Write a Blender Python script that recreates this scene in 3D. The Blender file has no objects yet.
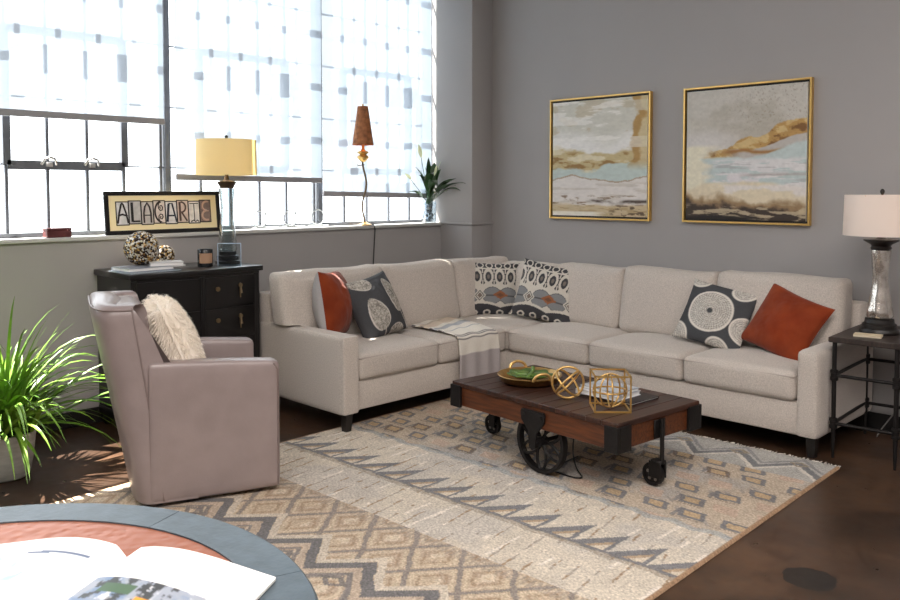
import bpy, bmesh, math, random
import numpy as np
from mathutils import Vector, Matrix, Euler
random.seed(7); np.random.seed(7)
PI = math.pi
S = bpy.context.scene
COL = S.collection

# ------------------------------------------------------------------ colour / materials
def lin(r, g, b):
    return tuple(((c/255)/12.92 if c/255 <= .04045 else ((c/255+.055)/1.055)**2.4) for c in (r, g, b))
def lin_np(a):
    a = np.asarray(a, float)/255
    return np.where(a <= .04045, a/12.92, ((a+.055)/1.055)**2.4)

def new_mat(name):
    m = bpy.data.materials.new(name); m.use_nodes = True
    nt = m.node_tree
    return m, nt, nt.nodes['Principled BSDF'], nt.nodes['Material Output']

def pmat(name, rgb, rough=.5, metal=0., noise=0., nscale=20., bump=0., bscale=200., spec=.5, stretch=(1,1,1), rgb2=None, detail=4, sheen=0., coat=0., attr=None):
    m, nt, b, out = new_mat(name)
    b.inputs['Roughness'].default_value = rough; b.inputs['Metallic'].default_value = metal
    b.inputs['Specular IOR Level'].default_value = spec
    if sheen: b.inputs['Sheen Weight'].default_value = sheen
    if coat: b.inputs['Coat Weight'].default_value = coat; b.inputs['Coat Roughness'].default_value = .12
    c = lin(*rgb) + (1,)
    b.inputs['Base Color'].default_value = c
    tc = nt.nodes.new('ShaderNodeTexCoord'); mp = nt.nodes.new('ShaderNodeMapping')
    mp.inputs['Scale'].default_value = stretch
    nt.links.new(tc.outputs['Object'], mp.inputs['Vector'])
    col = None
    if attr:
        a = nt.nodes.new('ShaderNodeAttribute'); a.attribute_name = attr; col = a.outputs['Color']
        nt.links.new(col, b.inputs['Base Color'])
    if noise or rgb2:
        n = nt.nodes.new('ShaderNodeTexNoise'); n.inputs['Scale'].default_value = nscale; n.inputs['Detail'].default_value = detail
        nt.links.new(mp.outputs['Vector'], n.inputs['Vector'])
        r = nt.nodes.new('ShaderNodeMapRange'); r.inputs['From Min'].default_value = .3; r.inputs['From Max'].default_value = .7
        nt.links.new(n.outputs['Fac'], r.inputs['Value'])
        mx = nt.nodes.new('ShaderNodeMix'); mx.data_type = 'RGBA'
        c2 = lin(*rgb2) + (1,) if rgb2 else tuple(x*(1-noise) for x in c[:3]) + (1,)
        if attr:
            mx.blend_type = 'MULTIPLY'; nt.links.new(col, mx.inputs['A']); mx.inputs['Factor'].default_value = 1
            r.inputs['To Min'].default_value = 1-noise; r.inputs['To Max'].default_value = 1+noise*.5
            nt.links.new(r.outputs['Result'], mx.inputs['B'])
        else:
            mx.inputs['A'].default_value = c; mx.inputs['B'].default_value = c2
            nt.links.new(r.outputs['Result'], mx.inputs['Factor'])
        nt.links.new(mx.outputs['Result'], b.inputs['Base Color'])
    if bump:
        n = nt.nodes.new('ShaderNodeTexNoise'); n.inputs['Scale'].default_value = bscale; n.inputs['Detail'].default_value = 3
        nt.links.new(mp.outputs['Vector'], n.inputs['Vector'])
        bp = nt.nodes.new('ShaderNodeBump'); bp.inputs['Strength'].default_value = bump; bp.inputs['Distance'].default_value = .004
        nt.links.new(n.outputs['Fac'], bp.inputs['Height']); nt.links.new(bp.outputs['Normal'], b.inputs['Normal'])
    return m

def shade_mat(name, rgb, trans, tw=.5, transp=0., weave=0.):
    """cloth that lets light through: diffuse + translucent (+ open weave)"""
    m, nt, b, out = new_mat(name); nt.nodes.remove(b)
    d = nt.nodes.new('ShaderNodeBsdfDiffuse'); d.inputs['Color'].default_value = lin(*rgb)+(1,)
    t = nt.nodes.new('ShaderNodeBsdfTranslucent'); t.inputs['Color'].default_value = lin(*trans)+(1,)
    mx = nt.nodes.new('ShaderNodeMixShader'); mx.inputs[0].default_value = tw
    nt.links.new(d.outputs[0], mx.inputs[1]); nt.links.new(t.outputs[0], mx.inputs[2])
    last = mx
    if transp:
        tr = nt.nodes.new('ShaderNodeBsdfRefraction'); tr.inputs['IOR'].default_value = 1.06; tr.inputs['Roughness'].default_value = .32; m2 = nt.nodes.new('ShaderNodeMixShader')
        m2.inputs[0].default_value = transp
        if weave:
            tc = nt.nodes.new('ShaderNodeTexCoord'); n = nt.nodes.new('ShaderNodeTexNoise'); n.inputs['Scale'].default_value = 160
            mp = nt.nodes.new('ShaderNodeMapping'); mp.inputs['Scale'].default_value = (1, 1, .35)
            nt.links.new(tc.outputs['Object'], mp.inputs[0]); nt.links.new(mp.outputs[0], n.inputs['Vector'])
            r = nt.nodes.new('ShaderNodeMapRange'); r.inputs['From Min'].default_value = .3; r.inputs['From Max'].default_value = .7
            r.inputs['To Min'].default_value = transp-weave; r.inputs['To Max'].default_value = transp+weave
            nt.links.new(n.outputs['Fac'], r.inputs['Value']); nt.links.new(r.outputs[0], m2.inputs[0])
        nt.links.new(mx.outputs[0], m2.inputs[1]); nt.links.new(tr.outputs[0], m2.inputs[2]); last = m2
    nt.links.new(last.outputs[0], out.inputs['Surface'])
    return m

def glass_mat(name, tint=(255,255,255), gloss=.12, rough=.03):
    """thin clear glass: light passes straight through, fresnel-like sheen"""
    m, nt, b, out = new_mat(name); nt.nodes.remove(b)
    tr = nt.nodes.new('ShaderNodeBsdfTransparent'); tr.inputs['Color'].default_value = lin(*tint)+(1,)
    g = nt.nodes.new('ShaderNodeBsdfGlossy'); g.inputs['Roughness'].default_value = rough
    lw = nt.nodes.new('ShaderNodeLayerWeight'); lw.inputs['Blend'].default_value = gloss
    mx = nt.nodes.new('ShaderNodeMixShader')
    nt.links.new(lw.outputs['Facing'], mx.inputs[0]); nt.links.new(tr.outputs[0], mx.inputs[1]); nt.links.new(g.outputs[0], mx.inputs[2])
    nt.links.new(mx.outputs[0], out.inputs['Surface'])
    return m

def emit_mat(name, rgb, s):
    m, nt, b, out = new_mat(name)
    b.inputs['Emission Color'].default_value = lin(*rgb)+(1,); b.inputs['Emission Strength'].default_value = s
    return m

M = {}
M['wall'] = pmat('wall_paint', (160,157,156), .75, noise=.05, nscale=1.5, bump=.05, bscale=300)
M['ceil'] = pmat('ceiling_paint', (200,198,194), .9)
M['sill'] = pmat('sill_paint', (190,190,188), .45)
M['black_trim'] = pmat('black_trim', (24,22,22), .5)
M['steel'] = pmat('window_steel', (96,100,108), .5, noise=.2, nscale=15)
M['pane'] = glass_mat('window_glass', gloss=.06)
M['shade'] = shade_mat('shade_mesh', (206,212,220), (186,206,224), .20, .14, .03)
M['hem'] = pmat('shade_hem', (150,150,155), .6)
M['sofa'] = pmat('sofa_linen', (206,196,187), .9, noise=.30, nscale=150, bump=.5, bscale=350, sheen=.2, spec=.2)
M['sofa_seam'] = pmat('sofa_seam', (172,162,154), .9)
M['leg'] = pmat('dark_leg', (22,17,15), .45)
M['leather'] = pmat('taupe_leather', (152,138,136), .30, noise=.16, nscale=7, bump=.12, bscale=160, spec=.5)
M['leather_seam'] = pmat('taupe_piping', (128,113,110), .4)
M['velvet'] = None
M['cart_top'] = None
M['cart_side'] = pmat('cart_side_wood', (104,56,26), .42, rgb2=(62,30,15), nscale=7, stretch=(1,9,9), bump=.2, bscale=40)
M['iron'] = pmat('black_iron', (30,27,27), .5, metal=.4, noise=.3, nscale=40, bump=.15, bscale=120)
M['brass'] = pmat('brushed_brass', (232,190,120), .34, metal=.85, noise=.2, nscale=30)
M['gold'] = pmat('gold_leaf', (226,186,112), .34, metal=.85, noise=.12, nscale=30)
M['bronze'] = pmat('bronze_hammered', (196,158,100), .32, metal=.9, noise=.3, nscale=25, bump=.4, bscale=70)
M['black_lacquer'] = pmat('black_lacquer', (17,16,17), .28, noise=.2, nscale=12)
M['clear'] = glass_mat('clear_glass', (206,216,218), .62, .05)
M['acrylic'] = glass_mat('clear_acrylic', (240,246,250), .3, .02)
M['mercury'] = pmat('mercury_glass', (236,230,222), .2, metal=.85, rgb2=(176,168,160), nscale=18, bump=.5, bscale=30)
M['dark_table'] = pmat('dark_end_table_wood', (58,47,42), .45, rgb2=(36,29,27), nscale=8, stretch=(12,1,1))
M['paper'] = pmat('paper', (240,240,238), .6)
M['white_wire'] = pmat('white_wire', (205,212,214), .4)
M['col'] = pmat('patterned_cloth', (200,200,200), .9, attr='Col', noise=.14, nscale=260, bump=.35, bscale=420, spec=.15)
M['col_smooth'] = pmat('printed_surface', (200,200,200), .5, attr='Col')
M['canvas'] = pmat('painted_canvas', (200,200,200), .6, attr='Col', bump=.3, bscale=60)
M['rug'] = pmat('rug_pile', (200,200,200), .95, attr='Col', noise=.28, nscale=90, bump=.5, bscale=200, spec=.1)
M['fringe'] = pmat('rug_fringe', (222,216,206), .9)
M['grass'] = pmat('grass_leaf', (124,164,52), .4, rgb2=(58,98,28), nscale=5)
M['lily'] = pmat('lily_leaf', (44,82,36), .35, rgb2=(26,56,24), nscale=9)
M['lilyflower'] = pmat('lily_flower', (228,236,196), .5)
M['pot'] = pmat('glazed_pot', (176,178,172), .3, noise=.25, nscale=14, stretch=(1,1,5))
M['soil'] = pmat('soil', (46,34,26), .95, bump=1., bscale=60)
M['fur'] = pmat('cream_fur', (246,236,222), .8, sheen=.3)
M['slate'] = pmat('table_slate', (82,94,102), .34, noise=.3, nscale=22, bump=.2, bscale=60)
M['candle'] = pmat('black_candle_jar', (30,32,36), .25)
M['label_tan'] = pmat('candle_label', (176,140,112), .6)
M['red_box'] = pmat('dark_red_box', (94,40,40), .5, noise=.3, nscale=20)
M['cord'] = pmat('black_cord', (20,20,20), .5)
M['greenglaze'] = pmat('green_leaf_glaze', (104,132,62), .3, rgb2=(58,82,30), nscale=22, bump=.5, bscale=40)

def mat_floor():
    m, nt, b, out = new_mat('stained_concrete')
    tc = nt.nodes.new('ShaderNodeTexCoord')
    n1 = nt.nodes.new('ShaderNodeTexNoise'); n1.inputs['Scale'].default_value = 1.6; n1.inputs['Detail'].default_value = 9; n1.inputs['Roughness'].default_value = .65
    n2 = nt.nodes.new('ShaderNodeTexNoise'); n2.inputs['Scale'].default_value = 14; n2.inputs['Detail'].default_value = 6
    v = nt.nodes.new('ShaderNodeTexVoronoi'); v.inputs['Scale'].default_value = 26
    for n in (n1, n2, v): nt.links.new(tc.outputs['Object'], n.inputs['Vector'])
    cr = nt.nodes.new('ShaderNodeValToRGB'); e = cr.color_ramp.elements
    e[0].position = .32; e[0].color = lin(42,31,24)+(1,); e[1].position = .72; e[1].color = lin(92,67,48)+(1,)
    k = e.new(.5); k.color = lin(62,44,32)+(1,)
    nt.links.new(n1.outputs['Fac'], cr.inputs[0])
    mx = nt.nodes.new('ShaderNodeMix'); mx.data_type = 'RGBA'; mx.blend_type = 'MULTIPLY'; mx.inputs['Factor'].default_value = .6
    r = nt.nodes.new('ShaderNodeMapRange'); r.inputs['From Min'].default_value = .3; r.inputs['From Max'].default_value = .7; r.inputs['To Min'].default_value = .6; r.inputs['To Max'].default_value = 1.2
    nt.links.new(n2.outputs['Fac'], r.inputs[0]); nt.links.new(cr.outputs[0], mx.inputs['A']); nt.links.new(r.outputs[0], mx.inputs['B'])
    # pale flecks of chipped stain
    fl = nt.nodes.new('ShaderNodeMath'); fl.operation = 'LESS_THAN'; fl.inputs[1].default_value = .035
    nt.links.new(v.outputs['Distance'], fl.inputs[0])
    th = nt.nodes.new('ShaderNodeMath'); th.operation = 'GREATER_THAN'; th.inputs[1].default_value = .62
    nt.links.new(n1.outputs['Fac'], th.inputs[0])
    mu = nt.nodes.new('ShaderNodeMath'); mu.operation = 'MULTIPLY'; nt.links.new(fl.outputs[0], mu.inputs[0]); nt.links.new(th.outputs[0], mu.inputs[1])
    m2 = nt.nodes.new('ShaderNodeMix'); m2.data_type = 'RGBA'; m2.inputs['B'].default_value = lin(150,130,112)+(1,)
    nt.links.new(mu.outputs[0], m2.inputs['Factor']); nt.links.new(mx.outputs['Result'], m2.inputs['A'])
    # one worn dark stain (its own shape) in front of the rug's corner
    sb = nt.nodes.new('ShaderNodeVectorMath'); sb.operation = 'SUBTRACT'; sb.inputs[1].default_value = (3.744, -2.356, 0)
    n3 = nt.nodes.new('ShaderNodeVectorMath'); n3.operation = 'LENGTH'
    nt.links.new(tc.outputs['Object'], sb.inputs[0]); nt.links.new(sb.outputs[0], n3.inputs[0])
    ad = nt.nodes.new('ShaderNodeMath'); ad.operation = 'MULTIPLY_ADD'; ad.inputs[1].default_value = .05; nt.links.new(n2.outputs['Fac'], ad.inputs[0]); nt.links.new(n3.outputs['Value'], ad.inputs[2])
    ls = nt.nodes.new('ShaderNodeMath'); ls.operation = 'LESS_THAN'; ls.inputs[1].default_value = .125; nt.links.new(ad.outputs[0], ls.inputs[0])
    m3 = nt.nodes.new('ShaderNodeMix'); m3.data_type = 'RGBA'; m3.inputs['B'].default_value = lin(30,25,23)+(1,)
    nt.links.new(ls.outputs[0], m3.inputs['Factor']); nt.links.new(m2.outputs['Result'], m3.inputs['A'])
    nt.links.new(m3.outputs['Result'], b.inputs['Base Color'])
    rr = nt.nodes.new('ShaderNodeMapRange'); rr.inputs['To Min'].default_value = .2; rr.inputs['To Max'].default_value = .45
    nt.links.new(n2.outputs['Fac'], rr.inputs[0]); nt.links.new(rr.outputs[0], b.inputs['Roughness'])
    bp = nt.nodes.new('ShaderNodeBump'); bp.inputs['Strength'].default_value = .08; nt.links.new(n2.outputs['Fac'], bp.inputs['Height']); nt.links.new(bp.outputs[0], b.inputs['Normal'])
    return m
M['floor'] = mat_floor()

def mat_planks():
    m, nt, b, out = new_mat('cart_planks')
    tc = nt.nodes.new('ShaderNodeTexCoord'); mp = nt.nodes.new('ShaderNodeMapping'); mp.inputs['Scale'].default_value = (14, 1.2, 4)
    n = nt.nodes.new('ShaderNodeTexNoise'); n.inputs['Scale'].default_value = 4; n.inputs['Detail'].default_value = 6
    nt.links.new(tc.outputs['Object'], mp.inputs[0]); nt.links.new(mp.outputs[0], n.inputs['Vector'])
    sp = nt.nodes.new('ShaderNodeSeparateXYZ'); nt.links.new(tc.outputs['Object'], sp.inputs[0])
    fl = nt.nodes.new('ShaderNodeMath'); fl.operation = 'MULTIPLY'; fl.inputs[1].default_value = 1/.0997; nt.links.new(sp.outputs['X'], fl.inputs[0])
    f2 = nt.nodes.new('ShaderNodeMath'); f2.operation = 'FLOOR'; nt.links.new(fl.outputs[0], f2.inputs[0])
    wn = nt.nodes.new('ShaderNodeTexWhiteNoise'); wn.noise_dimensions = '1D'; nt.links.new(f2.outputs[0], wn.inputs['W'])
    cr = nt.nodes.new('ShaderNodeValToRGB'); e = cr.color_ramp.elements
    e[0].position = .3; e[0].color = lin(42,25,20)+(1,); e[1].position = .7; e[1].color = lin(76,46,34)+(1,)
    nt.links.new(n.outputs['Fac'], cr.inputs[0])
    mx = nt.nodes.new('ShaderNodeMix'); mx.data_type = 'RGBA'; mx.blend_type = 'MULTIPLY'; mx.inputs['Factor'].default_value = 1
    r = nt.nodes.new('ShaderNodeMapRange'); r.inputs['To Min'].default_value = .75; r.inputs['To Max'].default_value = 1.15
    nt.links.new(wn.outputs['Value'], r.inputs[0]); nt.links.new(cr.outputs[0], mx.inputs['A']); nt.links.new(r.outputs[0], mx.inputs['B'])
    nt.links.new(mx.outputs['Result'], b.inputs['Base Color']); b.inputs['Roughness'].default_value = .38
    bp = nt.nodes.new('ShaderNodeBump'); bp.inputs['Strength'].default_value = .15; nt.links.new(n.outputs['Fac'], bp.inputs['Height']); nt.links.new(bp.outputs[0], b.inputs['Normal'])
    return m
M['cart_top'] = mat_planks()

def mat_copper():
    m, nt, b, out = new_mat('hammered_copper')
    tc = nt.nodes.new('ShaderNodeTexCoord'); v = nt.nodes.new('ShaderNodeTexVoronoi'); v.feature = 'SMOOTH_F1'; v.inputs['Scale'].default_value = 42
    nt.links.new(tc.outputs['Object'], v.inputs['Vector'])
    b.inputs['Base Color'].default_value = lin(176,108,80)+(1,); b.inputs['Metallic'].default_value = .6; b.inputs['Roughness'].default_value = .36
    bp = nt.nodes.new('ShaderNodeBump'); bp.inputs['Strength'].default_value = .55; bp.inputs['Distance'].default_value = .006
    nt.links.new(v.outputs['Distance'], bp.inputs['Height']); nt.links.new(bp.outputs[0], b.inputs['Normal'])
    return m
M['copper'] = mat_copper()
def mat_mosaic():
    m, nt, b, out = new_mat('mosaic_mirror')
    tc = nt.nodes.new('ShaderNodeTexCoord'); v = nt.nodes.new('ShaderNodeTexVoronoi'); v.inputs['Scale'].default_value = 92
    nt.links.new(tc.outputs['Object'], v.inputs['Vector'])
    cr = nt.nodes.new('ShaderNodeValToRGB'); cr.color_ramp.interpolation = 'CONSTANT'; e = cr.color_ramp.elements
    e[0].color = lin(52,36,24)+(1,); e[1].position = .36; e[1].color = lin(196,160,96)+(1,)
    for p, c in ((.5,(232,224,206)),(.68,(120,88,52)),(.82,(210,210,205))):
        k = e.new(p); k.color = lin(*c)+(1,)
    sp = nt.nodes.new('ShaderNodeSeparateColor'); nt.links.new(v.outputs['Color'], sp.inputs[0]); nt.links.new(sp.outputs[0], cr.inputs[0])
    nt.links.new(cr.outputs[0], b.inputs['Base Color']); b.inputs['Metallic'].default_value = .5; b.inputs['Roughness'].default_value = .2
    bp = nt.nodes.new('ShaderNodeBump'); bp.inputs['Strength'].default_value = 1; bp.inputs['Distance'].default_value = .01; bp.invert = True
    nt.links.new(v.outputs['Distance'], bp.inputs['Height']); nt.links.new(bp.outputs[0], b.inputs['Normal'])
    return m
M['mosaic'] = mat_mosaic()

# ------------------------------------------------------------------ object helpers
def tag(o, label=None, cat=None, group=None, kind=None):
    if label: o['label'] = label
    if cat: o['category'] = cat
    if group: o['group'] = group
    if kind: o['kind'] = kind
    return o
def thing(name, label, cat, loc=(0,0,0), rot=0, group=None):
    o = bpy.data.objects.new(name, None); COL.objects.link(o); o.empty_display_size = .1
    o.location = loc; o.rotation_euler = rot if isinstance(rot, (tuple, Euler)) else (0,0,rot)
    return tag(o, label, cat, group)
def link(name, me, mat, parent=None, label=None):
    o = bpy.data.objects.new(name, me); COL.objects.link(o)
    if mat is not None: me.materials.append(mat)
    if parent is not None: o.parent = parent
    if label: o['label'] = label
    return o
def obj(name, bm, mat, parent=None, smooth=None, label=None):
    """finish a bmesh as ONE mesh object; smooth=None flat, else angle in degrees"""
    bmesh.ops.recalc_face_normals(bm, faces=bm.faces)
    me = bpy.data.meshes.new(name)
    if smooth is not None:
        a = math.radians(smooth)
        for f in bm.faces: f.smooth = True
        for e in bm.edges:
            if len(e.link_faces) == 2 and e.calc_face_angle(0) > a: e.smooth = False
    bm.to_mesh(me); bm.free()
    return link(name, me, mat, parent, label)
def B(): return bmesh.new()
def struct(o, kind='structure'): o['kind'] = kind; return o

def box(bm, lo, hi, bev=0., seg=2, rot=None, piv=None):
    lo = Vector(lo); hi = Vector(hi)
    r = bmesh.ops.create_cube(bm, size=1)
    vs = r['verts']
    for v in vs: v.co = Vector([(lo[i]+hi[i])/2 + v.co[i]*(hi[i]-lo[i]) for i in range(3)])
    if bev:
        es = list({e for v in vs for e in v.link_edges})
        rr = bmesh.ops.bevel(bm, geom=es, offset=bev, segments=seg, profile=.5, affect='EDGES')
        vs = list({v for f in rr['faces'] for v in f.verts} | {v for v in vs if v.is_valid})
    if rot is not None:
        p = Vector(piv) if piv is not None else (lo+hi)/2
        bmesh.ops.transform(bm, matrix=Matrix.Translation(p) @ rot @ Matrix.Translation(-p), verts=vs)
    return vs
def prism(bm, pts, z0, z1, bev=0.):
    vs = [bm.verts.new((x, y, z0)) for x, y in pts]; f = bm.faces.new(vs)
    r = bmesh.ops.extrude_face_region(bm, geom=[f]); nv = [g for g in r['geom'] if isinstance(g, bmesh.types.BMVert)]
    for v in nv: v.co.z = z1
    if bev:
        es = list({e for v in vs+nv for e in v.link_edges})
        bmesh.ops.bevel(bm, geom=es, offset=bev, segments=2, profile=.5, affect='EDGES')
def lathe(bm, prof, n=32, cx=0, cy=0, sx=1, sy=1, close=True):
    """prof: list of (r,z) from bottom to top"""
    rings = []
    for r, z in prof:
        if r < 1e-5: rings.append([bm.verts.new((cx, cy, z))])
        else: rings.append([bm.verts.new((cx+r*sx*math.cos(2*PI*k/n), cy+r*sy*math.sin(2*PI*k/n), z)) for k in range(n)])
    for a, b in zip(rings, rings[1:]):
        for k in range(n):
            k2 = (k+1) % n
            if len(a) == 1 and len(b) == 1: continue
            if len(a) == 1: bm.faces.new((a[0], b[k], b[k2]))
            elif len(b) == 1: bm.faces.new((a[k], a[k2], b[0]))
            else: bm.faces.new((a[k], a[k2], b[k2], b[k]))
    if close:
        for rg, fl in ((rings[0], True), (rings[-1], False)):
            if len(rg) > 2: bm.faces.new(rg)
def tube(bm, pts, r, n=8, closed=False, flat=None):
    """tube through points; r a number or list; flat=(ry) flattens"""
    P = [Vector(p) for p in pts]; m = len(P)
    R = r if isinstance(r, (list, tuple)) else [r]*m
    rings = []; prev = None
    for i in range(m):
        if closed: t = P[(i+1) % m]-P[i-1]
        else: t = P[min(i+1, m-1)]-P[max(i-1, 0)]
        t.normalize()
        if prev is None:
            a = Vector((0,0,1)) if abs(t.z) < .9 else Vector((1,0,0))
            nrm = (a - t*a.dot(t)).normalized()
        else:
            nrm = (prev - t*prev.dot(t)).normalized()
        prev = nrm; bn = t.cross(nrm)
        rings.append([bm.verts.new(P[i] + (nrm*math.cos(2*PI*k/n) + bn*math.sin(2*PI*k/n))*R[i]) for k in range(n)])
    for i in range(m if closed else m-1):
        a, b = rings[i], rings[(i+1) % m]
        sh = 0
        if closed and i == m-1:
            d = [sum((a[k].co-b[(k+s) % n].co).length for k in range(n)) for s in range(n)]; sh = d.index(min(d))
        for k in range(n): bm.faces.new((a[k], a[(k+1) % n], b[(k+1+sh) % n], b[(k+sh) % n]))
    if not closed:
        bm.faces.new(rings[0][::-1]); bm.faces.new(rings[-1])
def ring_pts(c, r, u, v, n=40, r2=None):
    c, u, v = Vector(c), Vector(u).normalized(), Vector(v).normalized(); r2 = r2 or r
    return [c + u*r*math.cos(2*PI*k/n) + v*r2*math.sin(2*PI*k/n) for k in range(n)]
def softbox(bm, c, s, r=.03, bulge=(0,0,0), n=12, fn=None):
    """cushion: rounded box about c of size s, crowned faces; fn reshapes each point"""
    h = [x/2 for x in s]; rr = min(r, min(h)*.98)
    dic = {}
    def vert(q):
        key = tuple(round(x, 5) for x in q)
        if key in dic: return dic[key]
        P = [q[i]*h[i] for i in range(3)]
        inn = [max(-(h[i]-rr), min(h[i]-rr, P[i])) for i in range(3)]
        d = Vector([P[i]-inn[i] for i in range(3)])
        p = Vector(inn) + (d.normalized()*rr if d.length > 1e-9 else d)
        for i in range(3):
            j, k = (i+1) % 3, (i+2) % 3
            p[i] += bulge[i]*(q[i])*(1-q[j]**2)*(1-q[k]**2)
        p += Vector(c)
        if fn: p = Vector(fn(p, q))
        dic[key] = bm.verts.new(p); return dic[key]
    g = [math.sin((2*k/n-1)*PI/2) for k in range(n+1)]
    g = [.55*a + .45*(2*k/n-1) for k, a in enumerate(g)]
    for ax in range(3):
        for sg in (-1, 1):
            for i in range(n):
                for j in range(n):
                    qs = []
                    for a, b in ((i,j),(i+1,j),(i+1,j+1),(i,j+1)):
                        q = [0,0,0]; q[ax] = sg; q[(ax+1) % 3] = g[a]; q[(ax+2) % 3] = g[b]; qs.append(vert(q))
                    bm.faces.new(qs if sg > 0 else qs[::-1])
def grid_mesh(name, X, Y, Z, Cc, mat, parent=None, closed=False, label=None):
    """arrays (ny,nx); colours (ny,nx,3) in 0-255"""
    ny, nx = X.shape
    co = np.stack([X, Y, Z], -1).reshape(-1, 3)
    i = np.arange(nx*ny).reshape(ny, nx)
    f = np.stack([i[:-1,:-1], i[:-1,1:], i[1:,1:], i[1:,:-1]], -1).reshape(-1, 4)
    me = bpy.data.meshes.new(name); me.from_pydata(co.tolist(), [], f.tolist())
    setcol(me, Cc.reshape(-1, 3))
    me.polygons.foreach_set('use_smooth', [True]*len(me.polygons))
    return link(name, me, mat, parent, label)
def setcol(me, C):
    at = me.color_attributes.new('Col', 'FLOAT_COLOR', 'POINT')
    at.data.foreach_set('color', np.concatenate([lin_np(C), np.ones((len(C), 1))], 1).astype(np.float32).ravel())

# numpy value noise
def vnoise(x, y, seed=0):
    xi = np.floor(x).astype(int); yi = np.floor(y).astype(int); xf = x-xi; yf = y-yi
    def h(a, b):
        n = (a*374761393 + b*668265263 + seed*1442695041) & 0xffffffff
        n = ((n ^ (n >> 13))*1274126177) & 0xffffffff
        return ((n ^ (n >> 16)) & 0xffff)/65535.
    u = xf*xf*(3-2*xf); v = yf*yf*(3-2*yf)
    return (h(xi,yi)*(1-u)+h(xi+1,yi)*u)*(1-v) + (h(xi,yi+1)*(1-u)+h(xi+1,yi+1)*u)*v
def fbm(x, y, seed=0, o=5):
    s = 0; a = .5; t = 0
    for k in range(o):
        s = s + a*vnoise(x*2**k, y*2**k, seed+k*17); t += a; a *= .55
    return s/t
def mixc(C, c, w):
    w = np.clip(w, 0, 1)[..., None]; return C*(1-w) + np.asarray(c, float)*w
def sstep(a, b, x):
    t = np.clip((x-a)/(b-a), 0, 1); return t*t*(3-2*t)

# ------------------------------------------------------------------ ROOM
ZC = 4.1; XR = 7.6; YF = -9.2; WX = -.39; SZ = 1.2
bm = B(); box(bm, (-.7, YF-.2, -.12), (XR+.2, .2, 0)); struct(obj('floor', bm, M['floor']))
bm = B(); box(bm, (-.7, YF-.2, ZC), (XR+.2, .2, ZC+.12)); struct(obj('ceiling', bm, M['ceil']))
bm = B(); box(bm, (-.7, 0, 0), (XR+.2, .15, ZC)); struct(obj('wall_back', bm, M['wall']))
bm = B(); box(bm, (XR, YF, 0), (XR+.15, 0, ZC)); struct(obj('wall_right', bm, M['wall']))
bm = B(); box(bm, (-.7, YF-.15, 0), (XR+.15, YF, ZC)); struct(obj('wall_front', bm, M['wall']))
WT = 3.72
bm = B()
box(bm, (-.62, YF, 0), (WX, -.265, SZ-.025)); struct(obj('wall_left', bm, M['wall']))
bm = B(); box(bm, (-.62, YF, WT), (WX, -.265, ZC)); struct(obj('wall_left_head', bm, M['wall']))
bm = B(); box(bm, (-.62, YF, SZ-.025), (WX, -6.69, WT)); struct(obj('wall_left_end', bm, M['wall']))
bm = B(); box(bm, (-.62, -.265, 0), (0, 0, ZC), .006); struct(obj('wall_pier', bm, M['wall'], smooth=40))
bm = B(); box(bm, (-.62, -6.69, SZ-.025), (WX+.03, -.265, SZ), .006); struct(obj('trim_1', bm, M['sill']))
bm = B(); box(bm, (WX+.03, -.283, SZ-.012), (.018, -.265, SZ+.006), .003); box(bm, (0, -.265, SZ-.012), (.018, -.001, SZ+.006), .003); struct(obj('trim_2', bm, M['wall']))
bm = B(); box(bm, (.0, -.016, 0), (XR, 0, .1), .003); struct(obj('baseboard_back', bm, M['black_trim']))
bm = B(); box(bm, (WX, -8.5, 0), (WX+.016, -.265, .1), .003); struct(obj('baseboard_left', bm, M['black_trim']))

# steel windows, five bays; muntin offsets and rows read from the photo
XW = -.56
rows = [1.2, 1.652, 2.071, 2.496, 2.915, 3.33, WT]
vo = [.263, .506, .754, .997, 1.26]
for n, (y0, y1) in enumerate(((-4.10,-2.80), (-2.80,-1.495), (-1.495,-.267), (-5.40,-4.10), (-6.69,-5.40))):
    root = bpy.data.objects.new('window_%d' % (n+1), None); COL.objects.link(root); root.location = (XW, (y0+y1)/2, SZ); struct(root)
    yc = (y0+y1)/2
    bm = B()
    def bar(a, b, za, zb, x0=-.02, x1=.02): box(bm, (x0, a-yc, za-SZ), (x1, b-yc, zb-SZ))
    bar(y0, y0+.02, SZ, WT, -.04, .04); bar(y1-.02, y1, SZ, WT, -.04, .04)
    bar(y0, y1, SZ, SZ+.028, -.035, .035); bar(y0, y1, WT-.04, WT, -.035, .035)
    for k, o in enumerate(vo):
        if y0+o > y1-.03: continue
        w = .009
        bar(y0+o-w, y0+o+w, SZ, WT, -.012, .012)
    for k, z in enumerate(rows[1:-1]): bar(y0, y1, z-.005, z+.005, -.01, .01)
    # ventilator casement: heavier stiles and rails
    a, b_ = y0+vo[0], y0+vo[3]
    bar(a-.022, a+.022, 1.65, 2.485, -.025, .03); bar(b_-.022, b_+.022, 1.65, 2.485, -.025, .03)
    bar(a, b_, 1.622, 1.678, -.025, .03); bar(a, b_, 2.46, 2.51, -.025, .03)
    obj('window_frame', bm, M['steel'], root)
    bm = B(); box(bm, (-.003, y0+.02-yc, .01), (.003, y1-.02-yc, WT-SZ-.01)); obj('glass_pane', bm, M['pane'], root)
    if n == 0:
        for yy in (y0+vo[1]-.0, y0+vo[2]+.02):
            bm = B()
            tube(bm, [(.03, yy-.045-yc, .455), (.05, yy-.03-yc, .49), (.055, yy-yc, .5), (.05, yy+.03-yc, .49), (.03, yy+.045-yc, .455)], .009, 8)
            box(bm, (.025, yy-.02-yc, .44), (.045, yy+.02-yc, .47), .004)
            obj('window_latch', bm, pmat('latch_metal', (205,205,205), .3, metal=.8), root, 40)

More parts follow.
